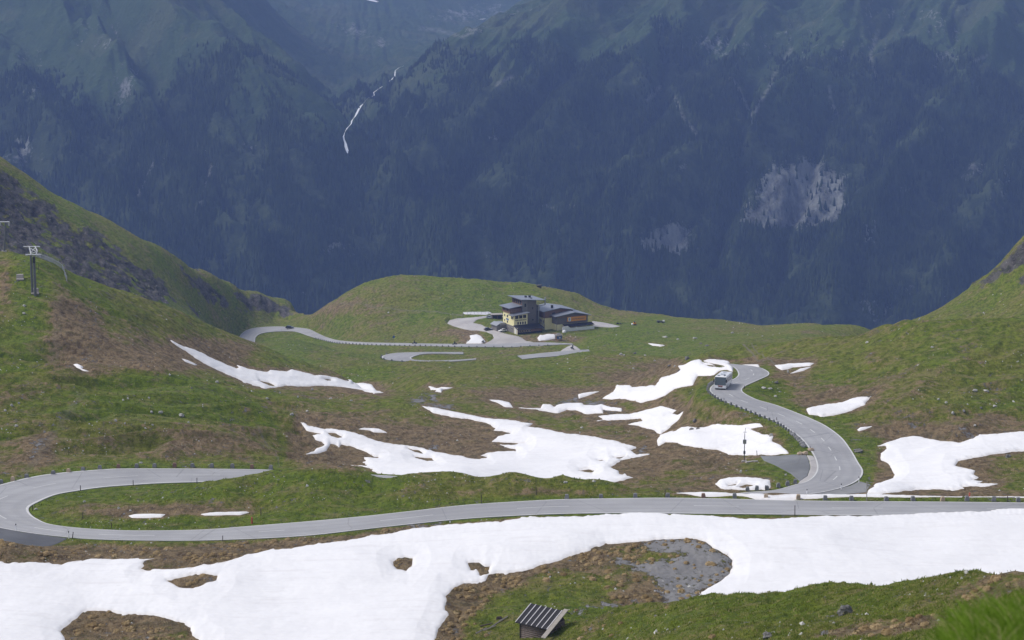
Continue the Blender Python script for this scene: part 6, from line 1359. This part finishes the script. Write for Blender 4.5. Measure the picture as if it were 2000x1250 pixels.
# dry wall of stones on the inner bank
for p, rz in edge_points('lower_road', road_s('lower_road', 1622, 876), road_s('lower_road', 1585, 845), 1.25, 'A', .7):
    o = MB().blob((0, 0, .15), (.5 * random.uniform(.7, 1.2), .4, .42 * random.uniform(.8, 1.2)), random.randrange(999), 2, .25, True).build('bank_stone', M['kerb'], None); o.location = p; tag(o, 'rough stone in the edging wall above the parking bay', 'rock', 'edging stones above the parking bay')
for u, v, lb in ((1583,881,'pale block at the corner of the parking bay wall'),(1572,888,'flat pale stone on the parking bay wall'),(1563,888.5,'brown stone on the parking bay wall')):
    o = MB().blob((0, 0, .2), (.6, .4, .4), int(u), 2, .2, True).build('bank_stone', M['kerbtan']); o.location = T((u, v), lo=320, hi=380); tag(o, lb, 'rock', 'edging stones above the parking bay')

# ------------------------------------------------------------------ things nobody could count
def sample_ground(n, ok, ulo=-40, uhi=2040, vlo=600, vhi=1260, ymax=600):
    """random visible ground points, evenly spread in the picture, kept by a test on the terrain arrays"""
    out = []
    us, vv = rng.uniform(ulo, uhi, n), rng.uniform(vlo, vhi, n)
    a, e = px2ae(us, vv)
    ii = np.clip(np.searchsorted(AC, a) - 1, 0, NC - 2)
    j0 = np.searchsorted(YR, 120)
    for k in range(n):
        c = E2[j0:, ii[k]]; m = c <= e[k]; j = int(m.argmax())
        if not m[j]: continue
        j += j0
        if YR[j] > ymax or DR[j, ii[k]] < .6 or SNOWD[j, ii[k]] > -1.5: continue
        if PADM[j, ii[k]] > .2 or not ok(j, ii[k]): continue
        x, y = a[k] * YR[j], YR[j]; out.append((x, y, float(Z2[j, ii[k]]), j, ii[k]))
    return out
def blades(name, pts, mats, label, per=6, hgt=(.12, .3), spread=.22, lean=.5, kind='stuff', wid=.02, tones=None):
    V, Fc, Tn = [], [], []
    for (x, y, z, *_) in pts:
        s = random.uniform(.7, 1.3); tn = random.random()
        for b in range(per):
            an = random.uniform(0, 6.28); rr = random.random() ** .7 * spread * s; bx, by = x + math.cos(an) * rr, y + math.sin(an) * rr
            h = random.uniform(*hgt) * s; la = random.uniform(0, 6.28); ll = h * random.uniform(.1, lean); w = wid * random.uniform(.7, 1.4) * s
            dx, dy = math.cos(la) * ll, math.sin(la) * ll; k = len(V)
            V += [(bx - w, by, z - .05), (bx + w, by, z - .05), (bx + dx, by + dy, z + h)]; Fc.append((k, k + 1, k + 2)); Tn += [tn] * 3
    me = mesh_np(name, V, faces=Fc, smooth=False); t = me.attributes.new('tone', 'FLOAT', 'POINT'); t.data.foreach_set('value', np.array(Tn, np.float32))
    return tag(link(name, me, mats), label, kind=kind)
def tone_mat(name, a, b, c=None, rough=.9):
    n = N(name); t = n.attr('tone').outputs['Fac']; col = n.mix(t, a, b)
    if c: col = n.mix(n.step(t, .82, .9), col, c)
    n.base(col, rough, .2)
    tl = n.new('ShaderNodeBsdfTranslucent'); n.l(col, tl.inputs['Color']); mx = n.new('ShaderNodeMixShader'); mx.inputs[0].default_value = .5
    n.l(n.b.outputs[0], mx.inputs[1]); n.l(tl.outputs[0], mx.inputs[2]); n.l(mx.outputs[0], n.t.nodes['Material Output'].inputs['Surface'])
    return n.m
green_ok = lambda j, i: cover[j, i, 0] < .62 and WT[j, i] < .3
brown_ok = lambda j, i: cover[j, i, 0] > .60 and WT[j, i] < .9
gp = sample_ground(26000, green_ok, vlo=700, ymax=420)
blades('turf_tufts', gp, tone_mat('turf_blades', (.11, .155, .018), (.30, .34, .065), (.50, .42, .18)), 'short green grass tufts of the alpine turf', 6, (.08, .24), .34, .8, wid=.05)
gp = sample_ground(15000, green_ok, ulo=1000, vlo=1100, ymax=232)
blades('turf_tufts', gp, tone_mat('shoulder_blades', (.16, .215, .022), (.38, .42, .075), (.58, .50, .22)), 'green grass tufts on the foreground shoulder', 7, (.05, .15), .24, 1.1, wid=.022)
# dry tan tussocks and brown litter by the melting snow
tp_ = sample_ground(5200, lambda j, i: cover[j, i, 0] > .66 and fbm(X2[j, i] / 7, Y2[j, i] / 7, 2, 77) > -.12, vlo=1020, ymax=300)
tp_ += sample_ground(1800, lambda j, i: WT[j, i] > .25 or cover[j, i, 0] > .5, ulo=860, uhi=1440, vlo=1050, vhi=1250, ymax=275)[::4]
V, Fc, Tn = [], [], []
for (x, y, z, *_) in tp_:
    if random.random() > .55: continue
    r = random.uniform(.20, .62) * random.uniform(.7, 1.1); h = r * random.uniform(.45, .65); tn = random.random(); nb = 22
    k0 = len(V); a0 = random.random() * 6
    for q_, (rr_, zz_) in enumerate(((1.0, -.12), (.86, .45), (.5, .88))):
        for s_ in range(7):
            an = a0 + s_ * math.pi * 2 / 7; j_ = random.uniform(.85, 1.15); V.append((x + math.cos(an) * r * rr_ * j_, y + math.sin(an) * r * rr_ * j_, z + h * zz_ * random.uniform(.85, 1.1))); Tn.append(tn * .7)
    V.append((x, y, z + h)); Tn.append(tn)
    for q_ in (0, 1):
        for s_ in range(7):
            a_, b_ = k0 + q_ * 7 + s_, k0 + q_ * 7 + (s_ + 1) % 7; Fc += [(a_, b_, b_ + 7), (a_, b_ + 7, a_ + 7)]
    for s_ in range(7): Fc.append((k0 + 14 + s_, k0 + 14 + (s_ + 1) % 7, k0 + 21))
    for b in range(nb):
        an = random.uniform(0, 6.28); q = random.random() ** .5; bx, by = x + math.cos(an) * r * q * .35, y + math.sin(an) * r * q * .35
        ex, ey = x + math.cos(an) * r * (q * .9 + .15), y + math.sin(an) * r * (q * .9 + .15); zz = h * (1.15 - q * q) ; w = .05; k = len(V); px_, py_ = -math.sin(an) * w, math.cos(an) * w
        V += [(bx - px_, by - py_, z - .05), (bx + px_, by + py_, z - .05), ((bx + ex) / 2 + px_, (by + ey) / 2 + py_, z + h * 1.05), ((bx + ex) / 2 - px_, (by + ey) / 2 - py_, z + h * 1.05), (ex, ey, z + zz * .45)]
        Fc += [(k, k + 1, k + 2), (k, k + 2, k + 3), (k + 3, k + 2, k + 4)]; Tn += [tn] * 5
me = mesh_np('grass_tussocks', V, faces=Fc, smooth=False); t_ = me.attributes.new('tone', 'FLOAT', 'POINT'); t_.data.foreach_set('value', np.array(Tn, np.float32))
tag(link('grass_tussocks', me, tone_mat('dry_tussock', (.36, .26, .13), (.66, .52, .31), (.24, .19, .09))), 'dry tan grass tussocks on the brown ground by the snow', kind='stuff')
bp_ = sample_ground(16000, brown_ok, vlo=700, ymax=450)
blades('dry_grass', bp_, tone_mat('dry_blades', (.16, .11, .065), (.40, .30, .17), (.55, .45, .28)), 'flattened dry brown grass', 5, (.05, .18), .34, 1.1, wid=.05)
# scattered small stones
sp_ = sample_ground(9000, lambda j, i: fbm(X2[j, i] / 16, Y2[j, i] / 16, 3, 88) > .22, vlo=560, ymax=1100)
V, Fc = [], []
base = [(-1, 0, 0), (1, 0, 0), (0, -1, 0), (0, 1, 0), (.2, .1, 1)]
for (x, y, z, *_) in sp_:
    r = random.uniform(.05, .20) ** 1 * (1.0 if y < 600 else 2.0) * (1.9 if random.random() < .06 else 1); k = len(V); an = random.uniform(0, 3)
    for bx, by, bz in base:
        q = r * random.uniform(.7, 1.3); V.append((x + (bx * math.cos(an) - by * math.sin(an)) * q, y + (bx * math.sin(an) + by * math.cos(an)) * q, z - .05 + bz * q * .9))
    Fc += [(k, k + 2, k + 4), (k + 2, k + 1, k + 4), (k + 1, k + 3, k + 4), (k + 3, k, k + 4)]
tag(link('small_stones', mesh_np('small_stones', V, faces=Fc, smooth=False), plain('pale_stones', (.46, .45, .43), .9, var=.25, scale=.5)), 'small pale stones scattered over the turf', kind='stuff')
# lush grass close to the camera
V, Fc, Tn = [], [], []
for k in range(26000):
    yy = random.uniform(7.2, 10.8); aa = random.uniform(.200, .30)
    edge = (aa - .212) / .05
    if edge < 0 or random.random() > min(1, edge * 1.6 + .05): continue
    x, y = aa * yy, yy; z = ground(x, y); h = random.uniform(.08, .25) * (min(1.0, .45 + edge)) * (1.35 if random.random() < .05 else 1); an = random.uniform(-3.1, 3.1); w = random.uniform(.003, .008); tn = random.random(); q = len(V)
    lx, ly = math.sin(an) * h * .55, random.gauss(0, .25) * h
    P4 = [(0, 0, -.03), (lx * .18, ly * .2, h * .45), (lx * .55, ly * .55, h * .8), (lx, ly, h)]
    for i, (dx, dy, dz) in enumerate(P4[:3]): V += [(x + dx - w * (1 - i * .22), y + dy, z + dz), (x + dx + w * (1 - i * .22), y + dy, z + dz)]
    V.append((x + lx, y + ly, z + h)); Fc += [(q, q + 1, q + 3), (q, q + 3, q + 2), (q + 2, q + 3, q + 5), (q + 2, q + 5, q + 4), (q + 4, q + 5, q + 6)]; Tn += [tn] * 7
me = mesh_np('meadow_grass', V, faces=Fc, smooth=False); t_ = me.attributes.new('tone', 'FLOAT', 'POINT'); t_.data.foreach_set('value', np.array(Tn, np.float32))
gm = tone_mat('lush_blades', (.10, .19, .012), (.28, .42, .05), (.52, .48, .20), .5)
tag(link('meadow_grass', me, gm), 'lush green grass blades close to the camera', kind='stuff')
